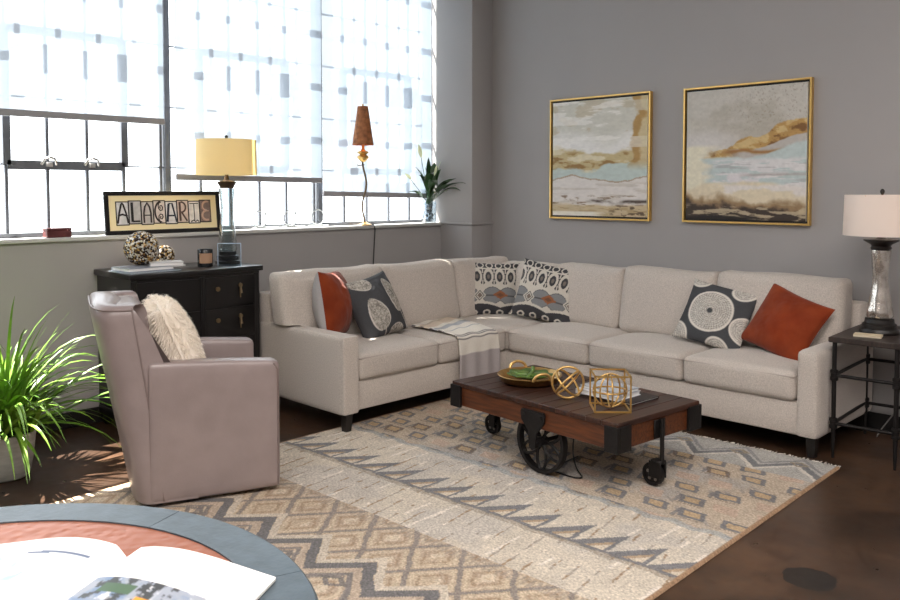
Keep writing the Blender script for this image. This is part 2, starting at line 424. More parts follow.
# roller shades
def shade(label, y0, y1, zb, tilt=0.):
    t = thing('roller_shade', label, 'window shade', (-.48, (y0+y1)/2, WT-.02), 0, 'roller shades on the tall windows')
    w = (y1-y0)/2; H = WT-.02-zb
    bm = B(); d = tilt*w
    N = 24; M_ = 10; vs = []
    for i in range(M_+1):
        rr = []
        for k in range(N+1):
            yy = -w+2*w*k/N; zz = -.03-(H-.07)*(i/M_) + d*(yy/w)*(i/M_)*-1
            rr.append(bm.verts.new((.004*math.sin(yy*9)*(i/M_), yy, zz)))
        vs.append(rr)
    for i in range(M_):
        for k in range(N): bm.faces.new((vs[i][k], vs[i][k+1], vs[i+1][k+1], vs[i+1][k]))
    obj('shade_fabric', bm, M['shade'], t, 60)
    bm = B(); box(bm, (-.012, -w, -H), (.012, w, -H+.042), .004, rot=Matrix.Rotation(-tilt, 4, 'X')); obj('hem_bar', bm, M['hem'], t)
    bm = B(); tube(bm, [(0,-w,0),(0,w,0)], .03, 16); obj('roller_tube', bm, M['hem'], t, 40)
shade('white mesh roller shade on the left window, its hem the highest of the three', -4.08, -2.846, 1.942)
shade('white mesh roller shade on the middle window behind the cream-shaded lamp, hem halfway down', -2.763, -1.513, 1.556, .012)
shade('white mesh roller shade on the right window beside the grey pier, hem the lowest', -1.506, -.29, 1.43, .02)

# ------------------------------------------------------------------ PAINTINGS
def painting(label, x0, z0, w, h, fn):
    t = thing('framed_painting', label, 'painting', (x0+w/2, 0, z0), 0, 'abstract seascapes in gold frames')
    bm = B(); d = -.04
    for lo, hi in (((-w/2, d, 0), (-w/2+.014, -.002, h)), ((w/2-.014, d, 0), (w/2, -.002, h)), ((-w/2+.014, d, 0), (w/2-.014, -.002, .014)), ((-w/2+.014, d, h-.014), (w/2-.014, -.002, h))):
        box(bm, lo, hi, .002, 1)
    obj('frame', bm, M['gold'], t)
    bm = B(); box(bm, (-w/2+.014, -.012, .014), (w/2-.014, -.004, h-.014)); obj('backing', bm, M['black_trim'], t)
    m = .028; N = 200
    u, v = np.meshgrid(np.linspace(0,1,N), np.linspace(0,1,N))      # v from top
    C = fn(u, v)
    X = -w/2+m+u*(w-2*m); Z = h-m-v*(h-2*m)
    bm2 = B(); box(bm2, (-w/2+m, -.0295, m), (w/2-m, -.012, h-m)); obj('stretcher', bm2, M['paper'], t)
    grid_mesh('canvas', X, np.full_like(X, -.030), Z, C, M['canvas'], t)
def art1(u, v):
    n = fbm(u*3, v*5, 1)-.5; n2 = fbm(u*5, v*16, 5)-.5; f = fbm(u*26, v*60, 9, 3)-.5
    w = v + .16*n + .02*np.sin(u*9)
    C = np.zeros(u.shape+(3,)) + (205,203,192)
    C = mixc(C, (228,226,222), sstep(.22, .36, w+.1*n2))
    C = mixc(C, (186,170,140), .5*sstep(.06,.14,n2)*(w < .3))
    C = mixc(C, (196,178,134), sstep(.40, .44, w+.08*n2))
    C = mixc(C, (148,112,62), sstep(.02, .12, n2)*sstep(.41,.47,w)*.9)
    C = mixc(C, (226,218,190), sstep(.06, .16, -n2)*sstep(.41,.46,w)*.8)
    C = mixc(C, (192,205,200), sstep(.56, .585, w+.05*n2))
    C = mixc(C, (222,216,211), sstep(.675, .69, v+.10*(fbm(u*2.4, v*2, 21)-.5)+.02*np.sin(u*7)))
    C = mixc(C, (170,150,128), .8*(np.abs(v+.10*(fbm(u*2.4, v*2, 21)-.5)+.02*np.sin(u*7)-.685) < .006))
    C = mixc(C, (196,186,174), .5*sstep(.06,.12,fbm(u*3, v*34, 121)-.5)*sstep(.70,.72,v)); C = mixc(C, (236,233,228), .7*sstep(.05,.12,fbm(u*3+v*2, v*18, 123)-.5)*(v < .42))
    C = mixc(C, (120,96,72), .8*sstep(.05,.16,fbm(u*7, v*46, 31)-.5)*sstep(.80,.84,v))
    C = mixc(C, (196,172,128), .75*sstep(.885,.91,v+.06*n2))
    C = mixc(C, (62,50,42), .9*np.exp(-((v-.87-.03*n)/.012)**2)*sstep(.35,.6,u+n2))
    C = mixc(C, (84,66,50), .8*sstep(.08,.18,fbm(u*14, v*40, 37)-.5)*sstep(.88,.93,v)*sstep(.55,.75,u))
    C = mixc(C, (236,232,222), .9*sstep(.955,.97,v)*sstep(.6,.4,u+.3*n2))
    edge = u + .22*(fbm(u*3, v*7, 41)-.5)
    C = mixc(C, (176,140,84), sstep(.86, .89, edge)*sstep(.62,.5,v)*(1-.65*sstep(.0,.08,np.sin(v*21)-.55)))
    C = mixc(C, (214,204,172), sstep(.93,.97,edge)*sstep(.62,.5,v)*.7)
    return np.clip(C*(1+.09*f[...,None]) - 6, 0, 255)
def art2(u, v):
    n = fbm(u*3, v*4, 61)-.5; n2 = fbm(u*5, v*17, 65)-.5; f = fbm(u*40, v*50, 69, 3)-.5
    C = np.zeros(u.shape+(3,)) + (196,192,184)
    C = mixc(C, (178,172,160), sstep(.0,.2, n)*.8)
    C = mixc(C, (206,202,198), sstep(.28,.38,v)*sstep(.6,.2,u))
    C = mixc(C, (140,128,114), .45*sstep(.16,.26,fbm(u*95, v*95, 71, 2)-.5)*sstep(.15,.7,u)*sstep(.42,.2,v))
    top = .47-.20*sstep(.18,.95,u)+.12*(fbm(u*6, v*3, 81)-.5); 
    C = mixc(C, (226,220,198), sstep(.42,.45,v+.05*n2)*sstep(.4,.1,u))
    g = sstep(0,.012,v-top)*sstep(.17,.30,u+.2*n2)
    C = mixc(C, (184,146,86), g)
    C = mixc(C, (122,84,42), g*sstep(.0,.12,fbm(u*9, v*16, 85)-.5)*.9)
    C = mixc(C, (218,196,146), g*sstep(.06,.16,.5-fbm(u*9, v*16, 85))*.7)
    bot = .50+.05*(fbm(u*5, v*2, 91)-.5)-.10*sstep(.5,1,u)
    C = mixc(C, (188,182,176), sstep(0,.01,v-bot+.03)*sstep(.3,.5,u))
    C = mixc(C, (156,110,58), .95*np.exp(-((v-.50+.035*u-.06*n)/.013)**2)*sstep(.28,.4,u))
    C = mixc(C, (190,203,202), sstep(0,.02,v-bot-.02-.02*n2)*sstep(.13,.24,u+.3*n2+.15*(v-.5)))
    C = mixc(C, (220,214,216), sstep(.02,.1,n2+.02)*sstep(.62,.66,v)*.9)
    C = mixc(C, (172,164,160), .7*np.exp(-((v-.66-.03*n)/.01)**2)*sstep(.4,.6,u))
    C = mixc(C, (222,218,218), .85*sstep(.03,.09,fbm(u*3, v*26, 111)-.5)*sstep(.52,.56,v)*sstep(.2,.3,u)); C = mixc(C, (168,166,168), .5*sstep(.10,.15,fbm(u*3, v*40, 113)-.5)*sstep(.54,.58,v)*sstep(.2,.3,u))
    C = mixc(C, (220,208,182), sstep(.715,.75,v+.12*n)*1)
    C = mixc(C, (224,219,218), .8*sstep(.02,.12,fbm(u*4, v*12, 95)-.5)*sstep(.72,.75,v)*sstep(.84,.8,v))
    dk = v + .16*(fbm(u*7, v*7, 97)-.5) - .03*u
    C = mixc(C, (150,124,92), sstep(.80,.86,dk))
    C = mixc(C, (64,52,44), sstep(.855,.90,dk+.06*n2))
    C = mixc(C, (196,180,150), .85*sstep(.05,.14,fbm(u*6, v*34, 99)-.5)*sstep(.86,.92,v))
    C = mixc(C, (38,32,30), sstep(.965,.985,v+.04*n2)*sstep(.7,.5,u))
    return np.clip(C*(1+.10*f[...,None]) - 6, 0, 255)
painting('gold framed abstract painting nearer the corner, with tan patch in its upper right', .668, 1.258, .948, .977, art1)
painting('gold framed abstract painting nearer the white drum lamp, dark along its bottom', 1.888, 1.26, .92, .968, art2)

# ------------------------------------------------------------------ SECTIONAL SOFA
sofa = thing('sectional_sofa', 'large L-shaped oatmeal fabric sectional sofa in the corner under the paintings', 'sofa', (.9, -.9, 0))
so = Vector((.9, -.9, 0))
def spart(name, bm, mat, parent=None, smooth=40, label=None):
    bmesh.ops.translate(bm, verts=bm.verts, vec=-so); return obj(name, bm, mat, parent or sofa, smooth, label)
bm = B(); prism(bm, [(.05,-.05),(.05,-2.36),(.955,-2.36),(.955,-.925),(3.14,-.925),(3.14,-.05)], .125, .31, .012); spart('base', bm, M['sofa'])
bm = B(); prism(bm, [(.03,-.03),(.03,-2.45),(.18,-2.45),(.18,-.18),(3.185,-.18),(3.185,-.03)], .3, .80, .02); spart('back_frame', bm, M['sofa'])
bm = B(); softbox(bm, (.51,-2.395,.36), (.965,.13,.485), .02, n=10); spart('armrest', bm, M['sofa'])
bm = B(); softbox(bm, (3.165,-.49,.362), (.125,.90,.49), .028, n=10); spart('armrest', bm, M['sofa'])
for x, y in ((.945,-2.40),(.12,-2.40),(.90,-.87),(.12,-.12),(3.17,-.86),(3.17,-.1),(2.06,-.86)):
    bm = B(); w = .028
    vs = box(bm, (x-w, y-w, 0), (x+w, y+w, .128)); 
    for v in vs:
        if v.co.z < .01: v.co.x = x+(v.co.x-x)*.72; v.co.y = y+(v.co.y-y)*.72
    spart('leg', bm, M['leg'])
def seat(x0, x1, y0, y1, front):
    bm = B(); softbox(bm, ((x0+x1)/2, (y0+y1)/2, .394), (x1-x0, y1-y0, .165), .035, (.008,.008,.028), 14)
    c = spart('seat_cushion', bm, M['sofa'], smooth=60)
    bm = B(); z = .452; r = .02; e = .004
    pts = []
    for cx, cy, a0 in ((x1-r, y1-r, 0), (x0+r, y1-r, 90), (x0+r, y0+r, 180), (x1-r, y0+r, 270)):
        for k in range(4):
            a = math.radians(a0+k*30); pts.append((cx+(r-e)*math.cos(a), cy+(r-e)*math.sin(a), z))
    tube(bm, pts, .0055, 6, True)
    spart('piping', bm, M['sofa_seam'], c)
seat(.2, .985, -2.325, -1.63, 0); seat(.2, .985, -1.622, -.94, 0); seat(.2, .985, -.932, -.2, 0)
seat(.993, 1.70, -.95, -.2, 1); seat(1.706, 2.402, -.95, -.2, 1); seat(2.408, 3.098, -.95, -.2, 1)
def bcush(ax, a0, a1, z1, sd, d0=.175, th=.2):
    """back cushion against the window side (ax=0) or the painting wall (ax=1)"""
    z0 = .47; bm = B()
    rnd = random.Random(sd); ph = rnd.random()*6
    def fn(p, q):
        p = Vector(p); t = (p.z-z0)/(z1-z0)
        s = a0+(p.x-a0)
        off = .09*(1-t)                                  # leans back
        p.y = p.y+off
        p.z += .005*math.sin(p.x*9+ph)*t + .020*q[0]**6*t   # dog-eared corners and slack top
        return p
    softbox(bm, ((a0+a1)/2, d0+th/2, (z0+z1)/2), (a1-a0, th, z1-z0), .055, (.012,.035,.008), 14, fn)
    for v in bm.verts:
        a, d, z = v.co
        if ax == 0:
            if a > 2.32 and z < .612: z = .612-(.612-z)*max(0, 1-(a-2.32)/.03) if a < 2.35 else .612
            v.co = (d, -a, z)
        else:
            if a > 3.095 and z < .625: a = 3.095
            v.co = (a, -d, z)
    spart('back_cushion', bm, M['sofa'], smooth=60)
bcush(0, 1.60, 2.475, .94, 1); bcush(0, .86, 1.592, .935, 2); bcush(0, .19, .852, .925, 3)
bcush(1, .40, .985, .90, 4); bcush(1, .992, 1.60, .915, 5); bcush(1, 1.607, 2.325, .93, 6); bcush(1, 2.332, 3.15, .95, 7)

# ------------------------------------------------------------------ THROW PILLOWS
def pillow(name, label, c, nrm, up, w, h, t, fcol, bcol, mat='col', n=110, piping=None, cat='pillow', group=None, seam=None):
    nrm = Vector(nrm).normalized(); up = Vector(up); up = (up-nrm*up.dot(nrm)).normalized(); rt = up.cross(nrm)
    R = Matrix((rt, up, nrm)).transposed().to_4x4()
    base = Vector(c)-up*h*.5
    o = thing(name, label, cat, base, tuple(R.to_euler()), group)
    u, v = np.meshgrid(np.linspace(-1,1,n), np.linspace(-1,1,n))
    def surf(sg):
        x = w/2*u*(1-.075*(1-v**2)); y = h/2*v*(1-.075*(1-u**2)) + h/2
        k = np.clip((1-u**2)*(1-v**2), 0, 1)
        z = sg*t/2*k**.42*(.9+.1*np.cos(u*2))
        z = z + sg*.006*(fbm(u*2.5+3, v*2.5+7, int(w*1000)+3)-.5)*k**.3*4
        return x, y, z
    for nm, sg, cf in (('front_cover', 1, fcol), ('back_cover', -1, bcol)):
        x, y, z = surf(sg); C = np.zeros(u.shape+(3,))+cf if isinstance(cf, tuple) else cf(u, v)
        if sg < 0: x, y, z, C = x[:, ::-1], y[:, ::-1], z[:, ::-1], C[:, ::-1]
        grid_mesh(nm, x, y, z, C, M[mat] if not isinstance(mat, dict) else M[mat[nm]], o)
    if piping:
        bm = B(); pts = []
        s = np.linspace(-1, 1, 16)[:-1]
        for a, b in [(q, -1) for q in s]+[(1, q) for q in s]+[(-q, 1) for q in s]+[(-1, -q) for q in s]:
            pts.append((w/2*a*(1-.075*(1-b*b)), h/2*b*(1-.075*(1-a*a))+h/2, 0))
        tube(bm, pts, .004, 6, True); obj('piping', bm, piping, o, 60)
    return o
M['rust'] = pmat('rust_velvet', (164,70,28), .8, noise=.22, nscale=6, sheen=.15, attr='Col', spec=.2)
M['greycloth'] = pmat('grey_cloth', (176,170,168), .9)
def rust(u, v):
    n = fbm(u*3, v*3, 3)-.5
    return np.zeros(u.shape+(3,))+np.array((126,48,14))+22*n[..., None]
def greyback(u, v): return np.zeros(u.shape+(3,))+np.array((176,172,172))
DK = (74,75,78); LT = (196,190,182)
def dots(u, v, s): return fbm(u*s, v*s, 13, 2)
def medallion(u, v):
    C = np.zeros(u.shape+(3,))+DK
    for cx, cy, r in ((-.08,.02,.70),(1.02,-.28,.42),(.62,.98,.38),(-.78,1.12,.40),(-1.02,-.98,.5),(.38,-1.10,.38)):
        d = np.hypot(u-cx, v-cy); a = np.arctan2(v-cy, u-cx)
        ins = sstep(r+.015, r-.015, d)
        ray = .5+.5*np.sin(a*46+np.floor(d*16)*1.7); rg = .5+.5*np.sin(d*16*2*PI)
        tex = np.clip(.25+.55*rg*.6+.55*ray*.6 + .5*(vnoise(u*40, v*40, 5)-.5), 0, 1)
        col = np.array((120,116,112))*(1-tex[..., None])+np.array((226,220,210))*tex[..., None]
        rim = np.exp(-((d-r+.03)/.035)**2)
        col = col*(1-rim[..., None])+np.array((222,216,206))*rim[..., None]
        C = C*(1-ins[..., None])+col*ins[..., None]
        C = mixc(C, DK, sstep(.10, .07, d)*(r > .5))
    return C
def leaves(u, v):
    C = np.zeros(u.shape+(3,))+DK
    for cx, cy, L, W, ang in ((-.42,-.28,.56,.34,14),(.58,.18,.62,.34,14),(-.55,.82,.40,.25,80),(.30,-.98,.36,.22,80),(1.1,-.95,.4,.25,20)):
        a = math.radians(ang); x = (u-cx)*math.cos(a)+(v-cy)*math.sin(a); y = -(u-cx)*math.sin(a)+(v-cy)*math.cos(a)
        wv = W*np.sqrt(np.clip(1-(y/L)**2, 0, 1))*(1-.25*y/L)
        d = np.abs(x)/np.maximum(wv, 1e-3)
        ins = (np.abs(y) < L)*sstep(1.04, .98, d)
        tex = np.clip(.5+1.6*(fbm(u*30, v*30, 7, 2)-.5), 0, 1)
        col = np.array((122,118,112))*(1-tex[..., None])+np.array((206,200,190))*tex[..., None]
        rim = sstep(.84, .93, d); col = col*(1-rim[..., None])+np.array((216,210,202))*rim[..., None]
        col = mixc(col, (100,98,96), (d < .07)*(cx > .5)*(np.abs(y-.05) < .14))
        C = C*(1-ins[..., None])+col*ins[..., None]
        stem = (np.abs(x) < .022)*(y < -L+.03)*(y > -L-.5)*(ang < 30); C = mixc(C, (200,192,186), stem)
    return C
def kilim(u, v):
    W = np.array((208,202,192)); C = np.zeros(u.shape+(3,))+W
    D = (66,66,70); G = (132,134,136)
    # ogee chain near the top
    x = (u*2.6) % 1-.5; y = (v-.42)/.30
    el = np.hypot(x/.40, y); 
    band = (v > .10)*(v < .74)
    C = mixc(C, D, band*1.)
    C = mixc(C, W, band*(v < .20+.09*np.cos(u*2.6*2*PI+PI)))
    C = mixc(C, W, band*(el < 1.12)); C = mixc(C, D, band*(el < .66)); C = mixc(C, W, band*(np.abs(np.abs(x)-.5+.18*(np.abs(y) < .45)) < .05))
    C = mixc(C, (120,112,106), band*(el < .30))
    # top scroll band
    tz = v > .74
    C = mixc(C, D, tz*1.); C = mixc(C, W, tz*(np.abs(np.hypot(((u*3.3) % 1-.5)/.42, (v-.88)/.13)-.8) < .15))
    C = mixc(C, W, (np.abs(v-.745) < .03)*1.)
    # big grey clouds with a rust lozenge
    for cx in (.22, -1.12, 1.52):
        a = np.abs(u-cx); hh = .30*(1-.9*(np.exp(-((a)/.13)**2)*.45))*np.sqrt(np.clip(1-(np.abs(a-.26)/.34)**2, 0, 1))
        hh = np.where(a < .26, .30*(1-.38*np.exp(-(a/.12)**2)), hh)
        y2 = np.abs(v+.30)
        C = mixc(C, (92,92,94), (y2 < hh+.03)); C = mixc(C, G, (y2 < hh))
    lz = np.abs(u-.22)/.27+np.abs(v+.28)/.17
    C = mixc(C, (150,98,70), sstep(1.05, .9, lz+.25*(vnoise(u*22, v*22, 3)-.5)))
    C = mixc(C, (118,84,66), sstep(.55, .4, lz))
    for cx in (-.48, .92):
        q = np.abs(u-cx)/.17+np.abs(v+.30)/.21
        C = mixc(C, W, q < 1.25); C = mixc(C, (72,72,76), q < .95); C = mixc(C, W, q < .75); C = mixc(C, (124,112,106), q < .52)
    # scalloped dark foot
    ft = -.72+.14*np.abs(np.sin((u-.22)*2.4)); 
    C = mixc(C, W, v < ft+.06); C = mixc(C, D, v < ft-.03)
    C = mixc(C, W, (v < ft-.10)*(np.hypot(((u*2.4) % 1-.5)/.30, (v+.93)/.10) < 1)); C = mixc(C, D, (v < ft-.10)*(np.hypot(((u*2.4) % 1-.5)/.16, (v+.93)/.05) < 1))
    return C
pillow('throw_pillow', 'rust velvet pillow with pale grey back, leaning at the left armrest behind the leaf pillow', (.47,-2.14,.725), (.78,.60,.16), (-.22,-.08,1), .46, .46, .25, rust, greyback, {'front_cover':'rust','back_cover':'col'}, n=60, group='throw pillows on the sofa')
pillow('throw_pillow', 'charcoal pillow with pale leaf pattern near the left armrest', (.55,-1.83,.685), (.90,.10,.42), (-.42,-.20,1), .45, .45, .22, leaves, leaves, 'col', group='throw pillows on the sofa')
pillow('throw_pillow', 'black and white ikat pillow in the sofa corner, left of the matching pair', (.50,-.55,.695), (.70,-.63,.28), (-.12,.16,1), .50, .45, .16, kilim, greyback, 'col', group='throw pillows on the sofa')
pillow('throw_pillow', 'black and white ikat pillow in the sofa corner, right of the matching pair', (.985,-.47,.70), (.34,-.88,.30), (.08,.30,1), .50, .46, .16, kilim, greyback, 'col', group='throw pillows on the sofa')
pillow('throw_pillow', 'charcoal pillow with big pale medallion circle, left of the right-hand rust pillow', (2.40,-.50,.675), (.08,-.85,.45), (.14,.42,.9), .47, .43, .16, medallion, greyback, 'col', group='throw pillows on the sofa')
pillow('throw_pillow', 'rust velvet pillow tilted against the right armrest', (2.865,-.52,.675), (-.10,-.86,.45), (.36,.42,.84), .45, .42, .16, rust, greyback, {'front_cover':'rust','back_cover':'col'}, n=60, group='throw pillows on the sofa')

# ------------------------------------------------------------------ THROW BLANKET
def throw_blanket():
    n1, n2 = 90, 50
    P1, P2 = np.array((.56,-1.50)), np.array((.30,-.98)); Q1, Q2 = np.array((.965,-1.47)), np.array((.965,-1.06))
    s = np.linspace(0, 1, n1)[:, None]*np.ones((1, n2)); t = np.ones((n1, 1))*np.linspace(0, 1, n2)[None]
    L = .5; total = L+.06+.28
    X = np.zeros((n1, n2)); Y = X.copy(); Z = X.copy()
    d = s*total
    k = np.clip(d/L, 0, 1)
    ax = P1[0]*(1-t)+P2[0]*t; ay = P1[1]*(1-t)+P2[1]*t; bx = Q1[0]*(1-t)+Q2[0]*t; by = Q1[1]*(1-t)+Q2[1]*t
    k2 = k**1.1
    X = ax*(1-k)+bx*k; Y = ay*(1-k2)+by*k2
    crown = .028*np.clip(1-((X-.592)/.392)**2, 0, 1)
    Z = .4855+crown+.003+.004*np.sin(t*16+s*3)
    r = .045; a = np.clip((d-L)/(r*PI/2), 0, 1)*PI/2
    X = X+r*np.sin(a); Z = np.where(d > L, .4885+.004*np.sin(t*16+s*3)-r*(1-np.cos(a)), Z)
    hang = np.clip(d-L-r*PI/2, 0, None)
    Z = Z-hang; X = X+.007*(np.sin(t*19+1)+1)*np.clip(hang/.1, 0, 1)
    Y = Y-.02*hang/.28*(1-2*t)*.3+.0*s
    C = np.zeros((n1, n2, 3))+(228,222,212)
    for lo, hi, c in ((.10,.125,(190,176,160)),(.13,.24,(214,198,180)),(.30,.34,(170,172,178)),(.345,.36,(178,178,182)),(.44,.455,(150,154,164)),(.585,.596,(92,88,92)),(.615,.626,(92,88,92)),(.645,.656,(92,88,92)),(.78,1.1,(176,168,168))):
        C = mixc(C, c, ((d/total*1.0 > lo)*(d/total < hi)).astype(float))
    C = mixc(C, (110,104,104), ((t < .04)*((s*40 % 5) < 2)*(s < .45)).astype(float))
    o = grid_mesh('throw_blanket', X, Y, Z, C, M['col'])
    tag(o, 'cream striped throw with grey end draped over the left seat and hanging down its front', 'blanket')
    sm = o.modifiers.new('thick', 'SOLIDIFY'); sm.thickness = .006; sm.offset = 1
throw_blanket()

# ------------------------------------------------------------------ FACTORY CART TABLE
CR = math.radians(-4.8); cart = thing('cart_coffee_table', 'dark wood factory cart coffee table on iron wheels, standing on the rug', 'coffee table', (2.234,-1.858,.0125), CR)
CZ = -.0125
bm = B(); W2, D2 = .598, .342
for k in range(12):
    x0 = -W2+k*2*W2/12; box(bm, (x0+.0012, -D2, .366+CZ), (x0+2*W2/12-.0012, D2, .392+CZ), .003, 1)
obj('plank_top', bm, M['cart_top'], cart)
bm = B()
for sg in (-1, 1):
    box(bm, (-W2+.01, sg*(D2-.03)-.018, .255+CZ), (W2-.01, sg*(D2-.03)+.018, .366+CZ), .003, 1)
    box(bm, (sg*(W2-.03)-.018, -D2+.048, .255+CZ), (sg*(W2-.03)+.018, D2-.048, .366+CZ), .003, 1)
obj('side_rail', bm, M['cart_side'], cart)
for sx in (-1, 1):
    for sy in (-1, 1):
        bm = B(); x, y = sx*W2, sy*D2
        a = .008
        box(bm, (min(x+sx*a, x-sx*.075), min(y+sy*a, y-sy*.012), .247+CZ), (max(x+sx*a, x-sx*.075), max(y+sy*a, y-sy*.012), .374+CZ), .002, 1)
        box(bm, (min(x+sx*a, x-sx*.012), min(y-sy*.012, y-sy*.10), .247+CZ), (max(x+sx*a, x-sx*.012), max(y-sy*.012, y-sy*.10), .374+CZ), .002, 1)
        for zz in (.275, .345):
            for px in (.03, .06): lathe(bm, [(.005,0),(.005,.004),(0,.006)], 8) if False else box(bm, (x-sx*px-.004, y+sy*a-.003, zz+CZ-.004), (x-sx*px+.004, y+sy*(a+.003)+.0, zz+CZ+.004), .001, 1)
        obj('corner_bracket', bm, M['iron'], cart)
def big_wheel(y):
    R = .166; cz = R+.0005; cx = .065
    g = bpy.data.objects.new('wheel', None)
    bm = B()
    # rim: flat band
    prof = [(R, -.018), (R, .018), (R-.02, .018), (R-.02, -.018)]
    n = 48; rings = [[bm.verts.new((cx+r*math.cos(2*PI*k/n), y+d, cz+r*math.sin(2*PI*k/n))) for r, d in prof] for k in range(n)]
    for k in range(n):
        for j in range(4): bm.faces.new((rings[k][j], rings[k][(j+1) % 4], rings[(k+1) % n][(j+1) % 4], rings[(k+1) % n][j]))
    w = obj('wheel', bm, M['iron'], cart, 35)
    bm = B()
    for k in range(6):      # petal spokes
        a = PI/2+k*PI/3; c = Vector((cx+math.cos(a)*.082, y, cz+math.sin(a)*.082))
        u = Vector((math.cos(a), 0, math.sin(a))); v = Vector((-math.sin(a), 0, math.cos(a)))
        tube(bm, ring_pts(c, .068, u, v, 24, .031), .0085, 6, True)
    obj('spokes', bm, M['iron'], w, 50)
    bm = B(); n = 20
    tube(bm, [(cx, y-.035, cz), (cx, y+.03, cz)], .026, 16); tube(bm, [(cx, y-.045, cz), (cx, y-.03, cz)], .014, 12)
    obj('hub', bm, M['iron'], w, 40)
big_wheel(-.292); big_wheel(.292)
bm = B(); tube(bm, [(.065,-.30,.1665), (.065,.30,.1665)], .011, 10); obj('axle', bm, M['iron'], cart, 40)
for sg in (-1, 1):
    bm = B(); pts = [(-.075,.375),(.075,.375),(.085,.36),(.08,.32),(.03,.262),(.022,.18),(.0,.165),(-.022,.18),(-.03,.262),(-.08,.32),(-.085,.36)]
    y0, y1 = sg*(D2-.011), sg*(D2+.003)
    pts = [(x+.065-.02, z-.03+CZ) for x, z in pts]
    va = [bm.verts.new((x, y0, z)) for x, z in pts]; vb = [bm.verts.new((x, y1, z)) for x, z in pts]
    bm.faces.new(va); bm.faces.new(vb[::-1])
    for i in range(len(pts)): bm.faces.new((va[i], va[i-1], vb[i-1], vb[i]))
    pl = obj('axle_bracket', bm, M['iron'], cart)
    for bx in (-.06, .06):
        bm = B(); tube(bm, [(bx+.045, sg*(D2+.002), .322+CZ), (bx+.045, sg*(D2+.010), .322+CZ)], .009, 8); obj('bolt', bm, M['iron'], pl, 40)
def caster(sx):
    x = sx*(W2-.012); R = .058; cz = R+.0005; y = 0.0
    bm = B(); n = 28
    lat = [(R, -.014), (R, .014), (R-.014, .014), (R-.014, .006), (.016, .006), (.016, .016), (.0001, .016)]
    half = lat + [(r, -d) for r, d in lat[::-1][:-2]]
    xw = x-.028
    rings = [[bm.verts.new((xw+r*math.cos(2*PI*k/n), y+d, cz+r*math.sin(2*PI*k/n))) for r, d in half] for k in range(n)]
    m = len(half)
    for k in range(n):
        for j in range(m-1): bm.faces.new((rings[k][j], rings[k][j+1], rings[(k+1) % n][j+1], rings[(k+1) % n][j]))
        bm.faces.new((rings[k][m-1], rings[k][0], rings[(k+1) % n][0], rings[(k+1) % n][m-1]))
    bmesh.ops.remove_doubles(bm, verts=bm.verts, dist=.0004)
    w = obj('caster', bm, M['iron'], cart, 35)
    bm = B()
    for k in range(5):
        a = k*2*PI/5+.3; c = (xw+math.cos(a)*.030, 0, cz+math.sin(a)*.030)
        tube(bm, [(c[0], -.0085, c[2]), (c[0], .0085, c[2])], .0085, 12)
    obj('spoke_hole', bm, pmat('worn_iron', (120,112,105), .6), w, 40)
    bm = B()
    for s in (-1, 1): box(bm, (xw-.012, y+s*.022-.004, cz-.012), (x+sx*.02+.012*sx if sx > 0 else xw+.012, y+s*.022+.004, cz+.07), .002, 1) if sx > 0 else box(bm, (xw-.012, y+s*.022-.004, cz-.012), (x+.012, y+s*.022+.004, cz+.07), .002, 1)
    box(bm, (x-.03, -.026, cz+.062), (x+.03, .026, cz+.078), .003, 1)
    tube(bm, [(x+sx*.022, 0, cz+.06), (x+sx*.022, 0, .36+CZ)], .011, 10)
    box(bm, (x-.006 if sx < 0 else x+.006-.004, -.045, .262+CZ), (x+.010, .045, .355+CZ) if sx > 0 else (x+.004, .045, .355+CZ), .002, 1)
    obj('caster_fork', bm, M['iron'], w, 40)
caster(-1); caster(1)
# cord on the rug under the cart
def cartpt(x, y, z): 
    v = Matrix.Rotation(CR, 3, 'Z') @ Vector((x, y, 0)); return (v.x+2.234, v.y-1.858, z)
bm = B(); pts = [cartpt(*p) for p in ((.13,-.10,.25),(.135,-.12,.19),(.15,-.14,.10),(.19,-.16,.04),(.24,-.18,.018),(.26,-.205,.0165),(.24,-.225,.0165),(.19,-.235,.0165),(.14,-.235,.0165),(.09,-.225,.0165),(.05,-.12,.0165),(.02,.05,.0165))]
cs = []
for i in range(len(pts)-1):
    for k in range(4):
        a, b_ = Vector(pts[i]), Vector(pts[i+1]); p0 = Vector(pts[max(i-1,0)]); p3 = Vector(pts[min(i+2, len(pts)-1)]); t = k/4
        cs.append(.5*((2*a)+(b_-p0)*t+(2*p0-5*a+4*b_-p3)*t*t+(3*a-p0-3*b_+p3)*t**3))
cs.append(Vector(pts[-1])); tube(bm, cs, .004, 6)
tag(obj('power_cord', bm, M['cord'], None, 60), 'thin black power cord looping onto the rug beside the big cart wheel', 'cord')

TOPZ = .392
def cart_at(px, py): return cartpt(px, py, TOPZ)
# tray
ty = thing('serving_tray', 'round brass tray with two loop handles on the cart', 'tray', (1.955,-1.865,TOPZ+.001))
bm = B(); lathe(bm, [(0,0),(.135,0),(.165,.012),(.18,.045),(.186,.047),(.183,.05),(.174,.046),(.158,.018),(.13,.008),(0,.008)], 48, close=False); obj('bowl', bm, M['bronze'], ty, 60)
for a in (152, -28):
    ar = math.radians(a); u = Vector((-math.sin(ar), math.cos(ar), 0)); rd = Vector((math.cos(ar), math.sin(ar), 0)); c = rd*.176+Vector((0,0,.042))
    bm = B(); tube(bm, [c+u*.052*math.cos(PI*k/14)+Vector((0,0,1))*.042*math.sin(PI*k/14)+rd*.012*math.sin(PI*k/14) for k in range(15)], .0085, 8); obj('handle', bm, M['brass'], ty, 60)
